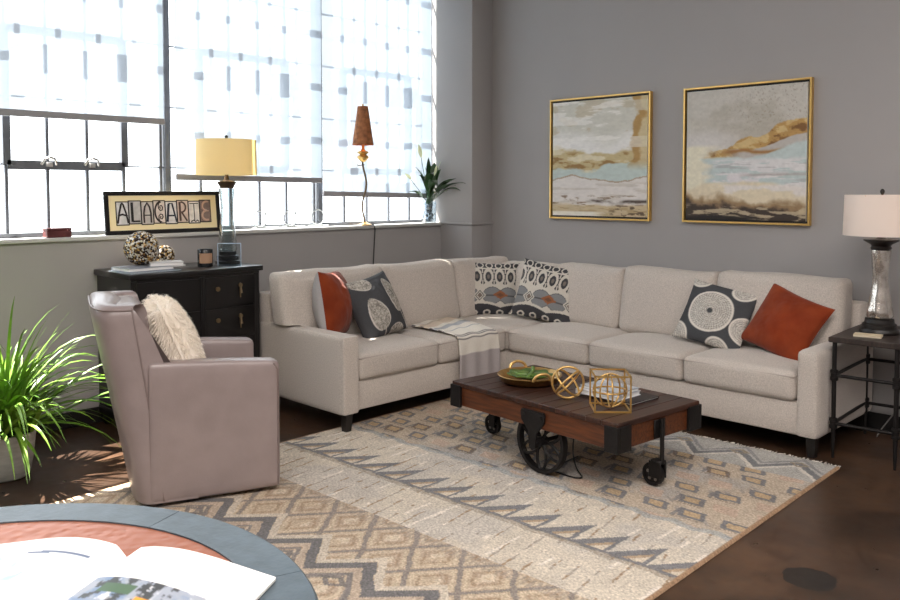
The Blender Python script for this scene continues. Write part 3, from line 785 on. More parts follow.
# green glazed leaf dish + lid pieces inside the tray
gd = thing('leaf_dish', 'green glazed leaf-shaped dish lying in the brass tray', 'dish', (1.955,-1.865,TOPZ+.0095), .5)
bm = B(); N = 40; ctr = bm.verts.new((0,0,.012)); prev = None; rings = []
for j in range(1, 5):
    rr = []
    for k in range(N):
        a = 2*PI*k/N; r = (.128*(1+.07*math.cos(a*7)))*j/4*(1-.06*math.sin(a)**2)
        rr.append(bm.verts.new((r*math.cos(a), r*.9*math.sin(a), .010+.028*(j/4)**2+.004*math.cos(a*7)*(j/4))))
    rings.append(rr)
for k in range(N): bm.faces.new((ctr, rings[0][k], rings[0][(k+1) % N]))
for j in range(3):
    for k in range(N): bm.faces.new((rings[j][k], rings[j+1][k], rings[j+1][(k+1) % N], rings[j][(k+1) % N]))
o = obj('dish_body', bm, M['greenglaze'], gd, 70); sm = o.modifiers.new('t', 'SOLIDIFY'); sm.thickness = .008; sm.offset = -1
bm = B(); tube(bm, [(-.01,-.02,.015),(0,0,.03),(.015,.03,.05),(.01,.055,.065)], [.012,.011,.009,.012], 8); obj('stem', bm, M['greenglaze'], gd, 60)
for q in ((.045,.02,.02),(-.05,.035,.018)):
    bm = B(); softbox(bm, (q[0], q[1], q[2]+.010), (.08,.06,.026), .012, n=6); obj('leaf', bm, M['greenglaze'], gd, 60)
# open brass orb
r = .083; orb = thing('wire_orb', 'open gold orb of crossing rings on the cart, left of the wire cube', 'ornament', (2.345,-2.025,TOPZ+.0005))
cx = Vector((0,0,r+.005))
vd = Vector((-.70,.71,0)); sd_ = Vector((.71,.70,0)); Z = Vector((0,0,1))
for u, v in ((sd_, Z), ((sd_+Z), (vd*.8-Z*.25+sd_*.25)), ((Z-sd_), (vd*.8+Z*.2+sd_*.2))):
    u = u.normalized(); v = (v-u*v.dot(u)).normalized()
    bm = B(); tube(bm, ring_pts(cx, r, u, v, 40), .0062, 8, True); obj('ring', bm, M['brass'], orb, 60)
# cube with ring globe inside
cu = thing('wire_cube', 'gold wire cube with a ring globe inside, on the cart beside the books', 'ornament', (2.612,-2.03,TOPZ+.0005), math.radians(43))
h = .088; bm = B(); w = .004
for a in (-1, 1):
    for b_ in (-1, 1):
        box(bm, (-h-w, a*h-w, (h+b_*h)), (h+w, a*h+w, (h+b_*h)+2*w)); box(bm, (a*h-w, -h-w, (h+b_*h)), (a*h+w, h+w, (h+b_*h)+2*w)); box(bm, (a*h-w, b_*h-w, 0), (a*h+w, b_*h+w, 2*h+2*w))
obj('cube_frame', bm, M['gold'], cu)
for u, v in (((1,0,0),(0,1,0)), ((1,0,0),(0,0,1)), ((0,1,0),(0,0,1)), ((.7,.7,0),(0,0,1))):
    bm = B(); tube(bm, ring_pts((0,0,h+w), h-.004, u, v, 40), .0045, 8, True); obj('globe_ring', bm, M['brass'], cu, 60)
# books on the cart
def book(label, c, sx, sy, sz, rz, cover, group, page=None, name='book'):
    t = thing(name, label, 'book', c, rz, group)
    bm = B(); box(bm, (-sx/2, -sy/2, 0), (sx/2, sy/2, .003)); box(bm, (-sx/2, -sy/2, sz-.003), (sx/2, sy/2, sz)); box(bm, (-sx/2, -sy/2, .003), (-sx/2+.004, sy/2, sz-.003))
    obj('cover', bm, cover, t)
    bm = B(); box(bm, (-sx/2+.004, -sy/2+.004, .003), (sx/2-.005, sy/2-.004, sz-.003)); obj('pages', bm, page or M['paper'], t)
bw = pmat('white_cover', (226,226,230), .4); bg = pmat('grey_blue_cover', (150,158,168), .35, rgb2=(214,216,220), nscale=6); bd = pmat('dark_cover', (44,38,38), .5)
b_loc = (2.50,-1.80)
book('dark covered book, lowest of the stack behind the wire cube', (2.525,-1.785,TOPZ+.0008), .30, .24, .012, CR+.02, bd, 'books on the cart')
book('thick white book, middle of the stack behind the wire cube', (2.462,-1.825,TOPZ+.0135), .27, .21, .024, CR+.05, bw, 'books on the cart')
book('grey white book, topmost of the stack behind the wire cube', (2.47,-1.82,TOPZ+.0385), .25, .185, .018, CR-.03, bg, 'books on the cart')

# ------------------------------------------------------------------ RUG
def rug():
    TH = math.radians(1.5); W, L = 2.56, 3.55
    root = thing('area_rug', 'large beige and grey tribal patterned rug under the cart', 'rug', (3.355,-.945,0), TH)
    nx, ny = 370, 520
    A, Bb = np.meshgrid(np.linspace(0, W, nx), np.linspace(0, L, ny))     # A from right edge, Bb from the back edge
    n = fbm(A*3, Bb*3, 3)-.5; n8 = fbm(A*14, Bb*14, 8, 3)-.5; fine = np.random.rand(ny, nx)-.5
    jx = A+.016*n8; jy = Bb+.02*n8
    base = np.array((193,177,158.)); C = np.zeros((ny, nx, 3))+base
    C = mixc(C, (176,170,164), sstep(-.05, .2, n))
    DG = (112,114,120); TN = (190,164,130); CRM = (220,209,194); BR = (120,98,80); RS = (196,170,152)
    def tri(x): return np.abs((x % 1)-.5)*2
    # back border: grey zigzags
    m = Bb < .36
    z = .20+.10*(tri(jx/.34)-.5)*2
    Cb = np.zeros_like(C)+(176,174,170)
    d = jy-z
    Cb = mixc(Cb, (118,120,124), (np.abs(d) < .028)); Cb = mixc(Cb, (214,208,198), (np.abs(d-.05) < .018)); Cb = mixc(Cb, (140,140,142), (np.abs(d+.07) < .016))
    lz = np.abs((jx/.34 % 1)-.5)*.34/.06+np.abs(jy-.12)/.045
    Cb = mixc(Cb, (146,134,118), (lz < 1)*(lz > .5))
    C = np.where(m[..., None], Cb, C)
    # field of small lozenges
    fm = (Bb >= .36)*(Bb < 1.36)
    ci = np.floor(jx/.20); row = np.floor(jy/.155); xx = (jx+row*.09)/.20; cell = np.floor(xx); rnd = (np.sin(cell*12.9898+row*78.233)*43758.5453) % 1
    fx = (xx-cell-.5)*.20+(rnd*7 % 1-.5)*.05; fy = (jy/.155-row-.5)*.155+(rnd*13 % 1-.5)*.03
    q = np.maximum(np.abs(fx+.35*fy)/.064, np.abs(fy)/.047)
    Cf = C.copy()
    Cf = mixc(Cf, (150,146,144), .6*(np.abs(((jx+jy)*9 % 1)-.5) < .13)*(rnd > .5)*(n > -.05))
    Cf = mixc(Cf, DG, .9*(q < 1)*(rnd > .18)*(q > .55)); Cf = mixc(Cf, TN, (q < .62)*(rnd > .18)); Cf = mixc(Cf, RS, .8*(q < .95)*(rnd <= .18))
    Cf = mixc(Cf, (134,122,112), .7*(np.abs(fy-.06) < .010)*(np.abs(fx) < .075)*(((fx*60) % 1) > .4)*(rnd > .4))
    Cf = mixc(Cf, DG, .7*(rnd > .55)*(np.abs(fx-.072) < .011)*(np.abs(fy) < .055)); Cf = mixc(Cf, BR, .85*(rnd > .86)*(np.abs(q-.82) < .2)*(((fx+fy)*55 % 1) > .35))
    C = np.where(fm[..., None], Cf, C)
    # pale striped band with a row of dark hooked triangles
    e1 = 1.30+.03*(tri(jx/.20)-.5); lb = (jy >= e1)*(Bb < 2.16)
    Cl = np.zeros_like(C)+(214,203,187); Cl = mixc(Cl, (200,192,182), sstep(0,.18,n))
    dash = (np.abs(((jx+jy*.15)/.085 % 1)-.5) < .06)*((vnoise(np.floor(jx/.085)*3.3, jy*9, 4)) > .56)
    Cl = mixc(Cl, (150,120,92), .8*dash)
    dash2 = (np.abs(((jx+.03)/.11 % 1)-.5) < .07)*((vnoise(np.floor(jx/.11)*5.1, jy*12, 14)) > .66); Cl = mixc(Cl, (236,226,214), dash2)
    Cl = mixc(Cl, (172,180,186), .5*dash*(n8 > .02))
    tq = tri(jx/.205+.1); top = 1.72-.11*(1-tq); tt = (jy > top)*(jy < 1.765)
    fxt = (jx/.178+.1) % 1
    top = 1.56+.215*fxt; tt = (jy > top)*(jy < 1.79)
    Cl = mixc(Cl, DG, .92*tt); inn = (jy > top+.075)*(jy < 1.765)*(fxt > .10)*(fxt < .62); Cl = mixc(Cl, (176,152,126), inn); Cl = mixc(Cl, (214,200,180), inn*(jy > top+.11)*(fxt < .45))
    Cl = mixc(Cl, (150,138,124), .7*(np.abs(jy-1.80) < .018)*(fine > -.25))
    C = np.where(lb[..., None], Cl, C)
    C = mixc(C, (160,166,170), .7*(np.abs(jy-e1) < .022))
    # tan diamond lattice
    db = (Bb >= 2.16)*(Bb < 3.30)
    Cd = np.zeros_like(C)+(198,178,154); Cd = mixc(Cd, (182,162,142), sstep(-.02,.12,n8+n*.5))
    p1 = (jx/.27+(jy-2.12)/.33); p2 = (jx/.27-(jy-2.12)/.33)
    d1 = np.minimum(tri(p1+.5), tri(p2+.5)); g = np.abs((p1 % 1)-.5)
    edge = np.minimum(np.minimum(p1 % 1, 1-p1 % 1), np.minimum(p2 % 1, 1-p2 % 1))
    Cd = mixc(Cd, (128,122,120), .8*(edge < .055)); Cd = mixc(Cd, (214,198,172), .6*(np.abs(edge-.13) < .03)); Cd = mixc(Cd, (138,112,88), .6*(np.abs(edge-.26) < .03)*(fine > -.2)); Cd = mixc(Cd, (218,204,182), (edge > .36)*.7*(n8 > 0))
    Cd = mixc(Cd, (150,140,132), .5*(np.abs(jy-2.2) < .035)*(((jx*38) % 1) > .45))
    # bold zigzag
    z = 2.60+.085*(tri(jx/.34+.2)*2-1)*-1; d = jy-z
    Cd = mixc(Cd, (206,194,178), (np.abs(d+.062) < .024)); Cd = mixc(Cd, (104,104,108), .95*(np.abs(d) < .034)); Cd = mixc(Cd, (186,168,150), (np.abs(d-.06) < .025)); Cd = mixc(Cd, (120,116,116), .85*(np.abs(d-.105) < .014))
    q = np.abs(((jx/.34+.2) % 1)-.0)*1.; lz = np.abs((((jx/.34+.7)) % 1)-.5)*.34/.07+np.abs(jy-2.70)/.05
    Cd = mixc(Cd, (104,102,104), .8*(lz < 1)*(lz > .5))
    C = np.where(db[..., None], Cd, C)
    C = mixc(C, (160,128,100), (A < .018)+(A > W-.018)+0.)
    C = (C*.84+np.array((190,176,161))*.16-2)*(1+.16*fine[..., None])*(1+.12*n8[..., None])
    Z = np.full_like(A, .011)+.0012*n8
    Z[0, :] = Z[-1, :] = .002; Z[:, 0] = Z[:, -1] = .002
    grid_mesh('pile', -A[::-1], -Bb[::-1], Z[::-1], np.clip(C[::-1], 0, 255), M['rug'], root)
    bm = B()
    for e, sg in ((.0, 1), (-L, -1)):
        for k in range(190):
            x = -W*(k+.5)/190; 
            if sg < 0 and k % 3: continue
            dx = random.uniform(-.012, .012); l = random.uniform(.022, .045)
            tube(bm, [(x, e-sg*.004, .006), (x+dx*.5, e+sg*l*.5, .005), (x+dx, e+sg*l, .003)], .0028, 4)
    tag(obj('fringe', bm, M['fringe'], root), kind='stuff')
rug()

# ------------------------------------------------------------------ SWIVEL ARMCHAIR
d_ = Vector((math.cos(math.radians(69)),math.sin(math.radians(69)),0)); l_ = Vector((-d_.y,d_.x,0)); hd = math.atan2(-d_.x, d_.y)
cc = Vector((1.523,-3.267,0))-d_*.33+l_*.375
chair = thing('swivel_armchair', 'taupe leather barrel armchair beside the potted plant, back to the window', 'armchair', (cc.x, cc.y, .0125), hd)
for sx in (-1, 1):
    bm = B()
    def fn(p, q):
        p = Vector(p); t = (.33-p.y)/.60
        if q[2] > 0: p.z += .035*max(0, t)*max(0, q[2])
        if q[1] > .9: p.y -= 0
        return p
    softbox(bm, (sx*.315, .025, .334), (.12, .61, .623), .02, (.004,.0,.008), 14, fn); a = obj('armrest', bm, M['leather'], chair, 60)
    bm = B(); x = sx*.3765
    tube(bm, [(sx*.372,.318,.035),(sx*.372,.320,.30),(sx*.372,.320,.605),(sx*.370,.30,.636)], .0045, 6)
    obj('piping', bm, M['leather_seam'], a, 60)
def back_shell():
    N = 40; core = []
    for k in range(N+1):
        th = -PI/2+PI*k/N; q, c = math.sin(th), math.cos(th)
        core.append((.372*math.copysign(abs(q)**.55, q), -.215-.13*max(c, 0)**.55))
    wing = [-.06,-.09,-.13,-.175]
    outer = [(-.372, y) for y in wing]+core+[(.372, y) for y in wing[::-1]]
    bm = B(); ZL = [0.022,.03,.15,.3,.45,.6,.68,.76,.82,.87,.90,.925,.942,.95]
    def pt(x, y, z, off):
        r = math.hypot(x, min(y, -.20)+.04); lean = .175*(z/.9)**1.05
        g = min(1, max(0, (-.21-y)/.12))*.30+.70
        k = 1-off/max(.2, r)
        xx = x*k*(1-.07*z); yy = (y+.04)*(1-(off*(1.4 if off > .05 else 1))/max(.2, r))-.04 if y < -.214 else y-(.175*off if y > -.14 else 0)
        if y > -.215: yy -= (y+.215)/.155*.150*min(1, max(0, (z-.62)/.32))
        crown = .05*(1-(x/.38)**2)*(z/.9)**4
        return (xx, yy-lean*g, z+crown*.35)
    rows_ = []
    prof = [(z, 0 if z < .92 else (.010 if z < .93 else (.022 if z < .945 else .045))) for z in ZL]
    prof = prof + [(.95,.075),(.942,.098),(.925,.110),(.90,.116),(.78,.118),(.6,.122),(.42,.126)]
    for x, y in outer: rows_.append([bm.verts.new(pt(x, y, z, o_)) for z, o_ in prof])
    for a, b_ in zip(rows_, rows_[1:]):
        for j in range(len(prof)-1): bm.faces.new((a[j], b_[j], b_[j+1], a[j+1]))
    bm.faces.new(rows_[0]); bm.faces.new(rows_[-1][::-1])
    bk = obj('backrest', bm, M['leather'], chair, 55)
    outer = core
    bm = B()
    for sg in (0, -1):
        x, y = outer[sg]; tube(bm, [pt(x*1.004, y+.002, z, o_) for z, o_ in [(.03,0),(.3,0),(.6,0),(.9,0),(.938,.015)]], .0045, 6)
    tube(bm, [pt(x, y, .930, .008) for x, y in outer], .0045, 6)
    obj('piping', bm, M['leather_seam'], bk, 60)
back_shell()
bm = B(); box(bm, (-.256,-.22,.022), (.256,.305,.30), .012); obj('seat_frame', bm, M['leather'], chair, 40)
bm = B(); softbox(bm, (0,.045,.385), (.51,.59,.165), .05, (.0,.01,.03), 12); obj('seat_cushion', bm, M['leather'], chair, 60)
bm = B(); lathe(bm, [(0,0),(.26,0),(.27,.01),(.27,.022),(0,.022)], 36, close=False); obj('swivel_base', bm, M['leg'], chair, 40)

bm = B(); softbox(bm, (0,-.185,.70), (.50,.19,.47), .06, (.0,.02,.01), 12, lambda p, q: (p[0]*(1-.07*p[2]), p[1]-.175*p[2]/.9, p[2])); obj('back_cushion', bm, M['leather'], chair, 60)
# fur pillow on the chair
def fur_pillow():
    loc = cc+d_*-.05-l_*.08
    nrm = (d_*.93+Vector((0,0,.38))).normalized(); up = (Vector((0,0,1))-d_*.42-l_*.02); up = (up-nrm*up.dot(nrm)).normalized(); rt = up.cross(nrm)
    R = Matrix((rt, up, nrm)).transposed().to_4x4()
    o = thing('fur_pillow', 'cream shaggy fur pillow leaning in the taupe armchair', 'pillow', loc+Vector((0,0,.535)), tuple(R.to_euler()))
    bm = B(); w, h_, t = .46, .45, .17
    def fn(p, q): 
        k = max(0, (1-q[0]**2)*(1-q[1]**2)); p = Vector(p); p.z = q[2]*(.012+t/2*k**.4) if abs(q[2]) > .99 else p.z*.15
        return p
    softbox(bm, (0,0,0), (w, h_, t), .05, n=18, fn=fn)
    bmesh.ops.translate(bm, verts=bm.verts, vec=(0, h_/2, 0)); bm.normal_update()
    pts = []
    rnd = random.Random(3); fs = list(bm.faces); wts = [f.calc_area() for f in fs]
    Ri = R.to_3x3().inverted(); g = Ri @ Vector((0,0,-1))
    for f in rnd.choices(fs, wts, k=7000):
        vs = f.verts; a, b_ = rnd.random(), rnd.random()
        p = (vs[0].co*(1-a)+vs[1].co*a)*(1-b_)+(vs[3].co*(1-a)+vs[2].co*a)*b_
        pts.append((p, f.normal.copy()))
    obj('cushion', bm, M['fur'], o, 60)
    bm = B()
    for p, nn in pts:
        L = rnd.uniform(.022, .042); side = Vector((rnd.gauss(0,1), rnd.gauss(0,1), rnd.gauss(0,1))); d = (nn+side*.22+g*.6).normalized()
        wd = d.cross(side).normalized()*.0013
        q1 = p+d*L*.55; q2 = q1+(d+g*.9).normalized()*L*.5
        va = [bm.verts.new(p-wd), bm.verts.new(p+wd), bm.verts.new(q1+wd), bm.verts.new(q1-wd), bm.verts.new(q2)]
        bm.faces.new(va[:4]); bm.faces.new((va[3], va[2], va[4]))
    obj('fur', bm, M['fur'], o)
fur_pillow()

# ------------------------------------------------------------------ POTTED GRASS PLANT
pp = thing('potted_plant', 'spider plant with long arching green blades in a pale glazed pot on the floor', 'plant', (.295,-4.145,0))
bm = B(); lathe(bm, [(0,0),(.105,0),(.12,.01),(.138,.10),(.148,.19),(.152,.225),(.157,.24),(.147,.24),(.14,.2),(.0,.2)], 40, close=False); obj('pot', bm, M['pot'], pp, 50)
bm = B(); lathe(bm, [(.0,.205),(.140,.205),(.10,.222),(0,.23)], 24, close=False); obj('soil', bm, M['soil'], pp, 60)
bm = B(); rnd = random.Random(11)
for k in range(520):
    a = rnd.uniform(0, 2*PI); el = rnd.betavariate(2.2, 1.4)*1.15+.25; L = rnd.uniform(.40, .86); w = rnd.uniform(.007, .0135)
    if math.cos(a) < -.2: L *= .75
    p = Vector((rnd.gauss(0,.045), rnd.gauss(0,.045), .215)); d = Vector((math.cos(a)*math.cos(el), math.sin(a)*math.cos(el), math.sin(el)))
    sd = Vector((-math.sin(a), math.cos(a), 0)); sd = (sd+Vector((0,0,rnd.uniform(-.5,.5)))).normalized()
    n = 9; prev = None; droop = rnd.uniform(1.2, 2.6)
    pp_, dd_, hit = p.copy(), d.copy(), False      # leave out blades that would run into the chair
    for i in range(n):
        t = i/n; dd_ = (dd_+Vector((0,0,-1))*droop/n*(.35+t)).normalized(); pp_ = pp_+dd_*L/n
        qx = Vector((pp_.x+.295-cc.x, pp_.y-4.145-cc.y, 0)); 
        if abs(qx.dot(l_)) < .42 and qx.dot(d_) > -.62 and pp_.z < 1: hit = True
    if hit: continue
    for i in range(n+1):
        t = i/n; ww = w*(1-t**3)*(.6+.4*min(1, t*4))+.0006
        q = p.copy(); q.z = max(q.z, .012)
        q.x = max(q.x, WX+.03-.295)
        va = (bm.verts.new(q-sd*ww), bm.verts.new(q+Vector((0,0,-.25*ww))), bm.verts.new(q+sd*ww))
        if prev: bm.faces.new((prev[0], prev[1], va[1], va[0])); bm.faces.new((prev[1], prev[2], va[2], va[1]))
        prev = va
        d = (d+Vector((0,0,-1))*droop/n*(.35+t)).normalized(); p = p+d*L/n
obj('foliage', bm, M['grass'], pp, 60)

# ------------------------------------------------------------------ DRESSER
DR = thing('dresser', 'black lacquered chest of drawers against the wall under the window', 'dresser', (-.112,-2.9275,0))
dx, dy = .27, .4625
def serp(y):     # bowed serpentine front, x of the front at y (local)
    return dx-.02+.020*math.cos(y/dy*PI*1.0)
bm = B(); pts = [(-dx+.01,-dy+.02)]+[(serp(-dy+.02+(2*dy-.04)*k/24)-.0, -dy+.02+(2*dy-.04)*k/24) for k in range(25)]+[(-dx+.01, dy-.02)]
prism(bm, pts, .10, .955); obj('body', bm, M['black_lacquer'], DR, 30)
bm = B(); pts = [(-dx,-dy)]+[(serp(-dy+2*dy*k/24)+.022, -dy+2*dy*k/24) for k in range(25)]+[(-dx, dy)]
prism(bm, pts, .955, .99, .006); obj('top', bm, M['black_lacquer'], DR, 30)
bm = B(); pts = [(-dx+.01,-dy+.015)]+[(serp(-dy+.015+(2*dy-.03)*k/24)+.012, -dy+.015+(2*dy-.03)*k/24) for k in range(25)]+[(-dx+.01, dy-.015)]
prism(bm, pts, .06, .12, .005); obj('plinth', bm, M['black_lacquer'], DR, 30)
for x, y in ((.21,-.41),(.21,.41),(-.21,-.41),(-.21,.41)):
    bm = B(); lathe(bm, [(.02,0),(.035,.03),(.028,.06)], 12, x, y); obj('foot', bm, M['black_lacquer'], DR, 40)
for yc in (-.43, 0, .415):       # fluted pilasters
    bm = B()
    for k in (-1, 0, 1): tube(bm, [(serp(yc)+.004, yc+k*.012, .13), (serp(yc)+.004, yc+k*.012, .945)], .007, 8)
    obj('pilaster', bm, M['black_lacquer'], DR, 40)
brs = pmat('aged_brass_pull', (140,122,96), .35, metal=1.)
for c0, c1 in ((-.41,-.02), (.02,.395)):
    for z0, z1 in ((.745,.935),(.545,.73),(.345,.53),(.14,.33)):
        bm = B(); n = 12; va = []
        def fp(y, z, o_): return (serp(y)+o_, y, z)
        pts = [(c0+(c1-c0)*k/n) for k in range(n+1)]
        a = [bm.verts.new(fp(y, z0, .008)) for y in pts]; b_ = [bm.verts.new(fp(y, z1, .008)) for y in pts]
        a2 = [bm.verts.new(fp(y, z0, -.004)) for y in pts]; b2 = [bm.verts.new(fp(y, z1, -.004)) for y in pts]
        for k in range(n):
            bm.faces.new((a[k], a[k+1], b_[k+1], b_[k])); bm.faces.new((a2[k], a2[k+1], a[k+1], a[k])); bm.faces.new((b_[k], b_[k+1], b2[k+1], b2[k]))
        bm.faces.new((a[0], b_[0], b2[0], a2[0])); bm.faces.new((a[n], b_[n], b2[n], a2[n]))
        dw = obj('drawer', bm, M['black_lacquer'], DR, 30)
        for fy, kind in (((.22, 0), (.70, 1)) if c0 > 0 else ()):
            y = c0+(c1-c0)*fy; z = (z0+z1)/2; x = serp(y)+.008; bm = B()
            if kind:
                tube(bm, [(x,y,z+.03),(x+.012,y,z+.03)], .014, 10)
                tube(bm, [(x+.012,y,z+.03),(x+.016,y,z+.005),(x+.014,y,z-.02)], [.005,.006,.012], 8); tube(bm, [(x,y,z+.045),(x+.006,y,z-.05)], [.008,.004], 6)
            else: tube(bm, [(x,y,z+.02),(x+.014,y,z+.02)], [.012,.016], 12)
            obj('pull' if kind else 'knob', bm, brs, dw, 50)

# things on the dresser ------------------------------------------------
TD = .9905
def lamp_shade(bm, r0, r1, z0, z1, n=40):
    lathe(bm, [(r0-.002, z0), (r0, z0), (r1, z1), (r1-.002, z1), (r0-.002, z0)], n, close=False)
def point(loc, e, col, r=.03):
    L = bpy.data.lights.new('bulb', 'POINT'); L.energy = e; L.color = col; L.shadow_soft_size = r
    o = bpy.data.objects.new('bulb_light', L); COL.objects.link(o); o.location = loc; return o
LX, LY = -.13, -2.575
la = thing('table_lamp', 'tall clear glass table lamp with cream drum shade on the black dresser', 'lamp', (LX, LY, TD))
M['cream_shade'] = shade_mat('cream_shade', (250,238,200), (252,238,196), .5)
bm = B(); lathe(bm, [(0,0),(.085,0),(.085,.02),(.075,.025),(.075,.055),(.06,.062),(.06,.085),(0,.085)], 32, close=False); obj('base', bm, M['black_lacquer'], la, 35)
bm = B(); lathe(bm, [(0,.086),(.060,.086),(.066,.10),(.056,.2),(.044,.32),(.043,.40),(.050,.47),(.055,.514),(0,.514)], 32, close=False); o = obj('glass_column', bm, M['clear'], la, 60)
bm = B(); lathe(bm, [(.045,.515),(.05,.53),(.06,.545),(.065,.56),(.02,.57),(.012,.60),(.012,.63),(0,.63)], 24); obj('neck', bm, pmat('lamp_bronze', (84,68,54), .4, metal=.6), la, 40)
bm = B(); lamp_shade(bm, .203, .198, .605, .845); obj('lamp_shade', bm, M['cream_shade'], la, 50)
bm = B()
for k in range(3): a = k*2*PI/3; tube(bm, [(0,0,.84),(.19*math.cos(a),.19*math.sin(a),.84)], .002, 5)
tube(bm, [(0,0,.63),(0,0,.85)], .004, 6); obj('shade_spider', bm, M['brass'], la, 50)
bm = B(); lathe(bm, [(.004,.845),(.010,.86),(.012,.868),(.006,.876),(0,.878)], 12); obj('finial', bm, M['leg'], la, 50)
bm = B(); lathe(bm, [(.012,.64),(.03,.70),(.03,.73),(.012,.755),(0,.757)], 16); obj('bulb', bm, emit_mat('lit_bulb', (255,214,150), 6), la, 50)
# clear acrylic block in front of the lamp base
ab = thing('acrylic_frame', 'small clear acrylic photo stand in front of the glass lamp', 'photo stand', (.045,-2.665,TD), math.radians(-40))
bm = B(); box(bm, (-.005,-.075,0), (.005,.075,.15), .002, 1); obj('front_sheet', bm, M['acrylic'], ab)
bm = B()
for a in (-1, 1): tube(bm, [(.0,a*.075,.0),(0,a*.075,.15)], .003, 6)
tube(bm, [(0,-.075,.15),(0,.075,.15)], .003, 6); obj('edge', bm, pmat('acrylic_edge', (196,214,236), .2), ab, 40)
bm = B(); box(bm, (-.03,-.07,0), (.0,.07,.012), .002, 1); obj('foot', bm, M['acrylic'], ab)
cj = thing('candle_jar', 'black candle jar with a tan label on the dresser, left of the glass lamp', 'candle', (-.03,-2.80,TD))
bm = B(); lathe(bm, [(0,0),(.046,0),(.049,.005),(.049,.11),(.046,.115),(.042,.112),(.042,.07),(0,.07)], 28, close=False); obj('jar', bm, M['candle'], cj, 40)
bm = B(); n = 10; rr = []
for k in range(n+1):
    a = math.radians(-75+110*k/n); rr.append((bm.verts.new((.0496*math.cos(a), .0496*math.sin(a), .025)), bm.verts.new((.0496*math.cos(a), .0496*math.sin(a), .09))))
for a, b_ in zip(rr, rr[1:]): bm.faces.new((a[0], b_[0], b_[1], a[1]))
obj('label', bm, M['label_tan'], cj, 60)
book('thin silver magazine, lowest on the dresser under the books', (-.02,-3.215,TD), .26, .34, .008, .12, pmat('silver_mag', (168,180,192), .25), 'books on the dresser')
book('dark-spined book with red mark lying on the dresser', (-.03,-3.225,TD+.009), .22, .30, .022, .06, pmat('grey_blue_book', (150,156,166), .3), 'books on the dresser')
book('open-edged white paperback leaning beside the mosaic balls', (.0,-3.09,TD+.0315), .15, .20, .022, -.35, pmat('white_pb', (214,214,216), .4), 'books on the dresser')
book('slim white booklet lying behind the small mosaic ball', (-.23,-2.975,TD), .12, .22, .009, .1, M['paper'], 'books on the dresser')
def ball(label, c, r, seed):
    bm = B(); bmesh.ops.create_icosphere(bm, subdivisions=5, radius=r)
    rnd = random.Random(seed)
    for v in bm.verts: v.co *= 1+rnd.uniform(-.03,.03)
    bmesh.ops.translate(bm, verts=bm.verts, vec=(0,0,r*.985)); o = obj('mosaic_ball', bm, M['mosaic'], None, 20); o.location = c
    tag(o, label, 'ornament', 'mosaic balls on the dresser')
ball('large gold and white mosaic ball on the books on the dresser', (-.11,-3.195,TD+.0315), .106, 1)
ball('small gold and white mosaic ball on the dresser, right of the large one', (-.20,-3.0,TD+.010), .066, 2)

# ------------------------------------------------------------------ ON THE SILL
# framed architectural letters
LF = thing('letter_frame', 'black framed row of letter photos reading ALACARTE leaning on the window sill', 'picture frame', (-.405,-2.875,SZ), (math.radians(-6), 0, PI/2))
w, h = .835, .288
bm = B()
for lo, hi in (((-w/2,0,0),(w/2,.02,.028)), ((-w/2,0,h-.028),(w/2,.02,h)), ((-w/2,0,.028),(-w/2+.03,.02,h-.028)), ((w/2-.03,0,.028),(w/2,.02,h-.028))): box(bm, lo, hi, .003, 1)
obj('frame', bm, M['black_lacquer'], LF)
bm = B(); box(bm, (-w/2+.03,.008,.028), (w/2-.03,.018,h-.028)); obj('mat_board', bm, pmat('cream_mat', (252,236,190), .7), LF)
tilebg = [(232,232,234),(206,204,204),(214,208,204),(240,228,220),(244,242,240),(232,212,198),(252,246,238),(150,130,122)]
fgc = [(40,34,36),(24,24,28),(60,52,52),(52,42,40),(40,46,60),(92,70,60),(52,48,46),(210,176,158)]
tw = .082; gap = .0035; x0 = -4*(tw+gap)+gap/2+.0
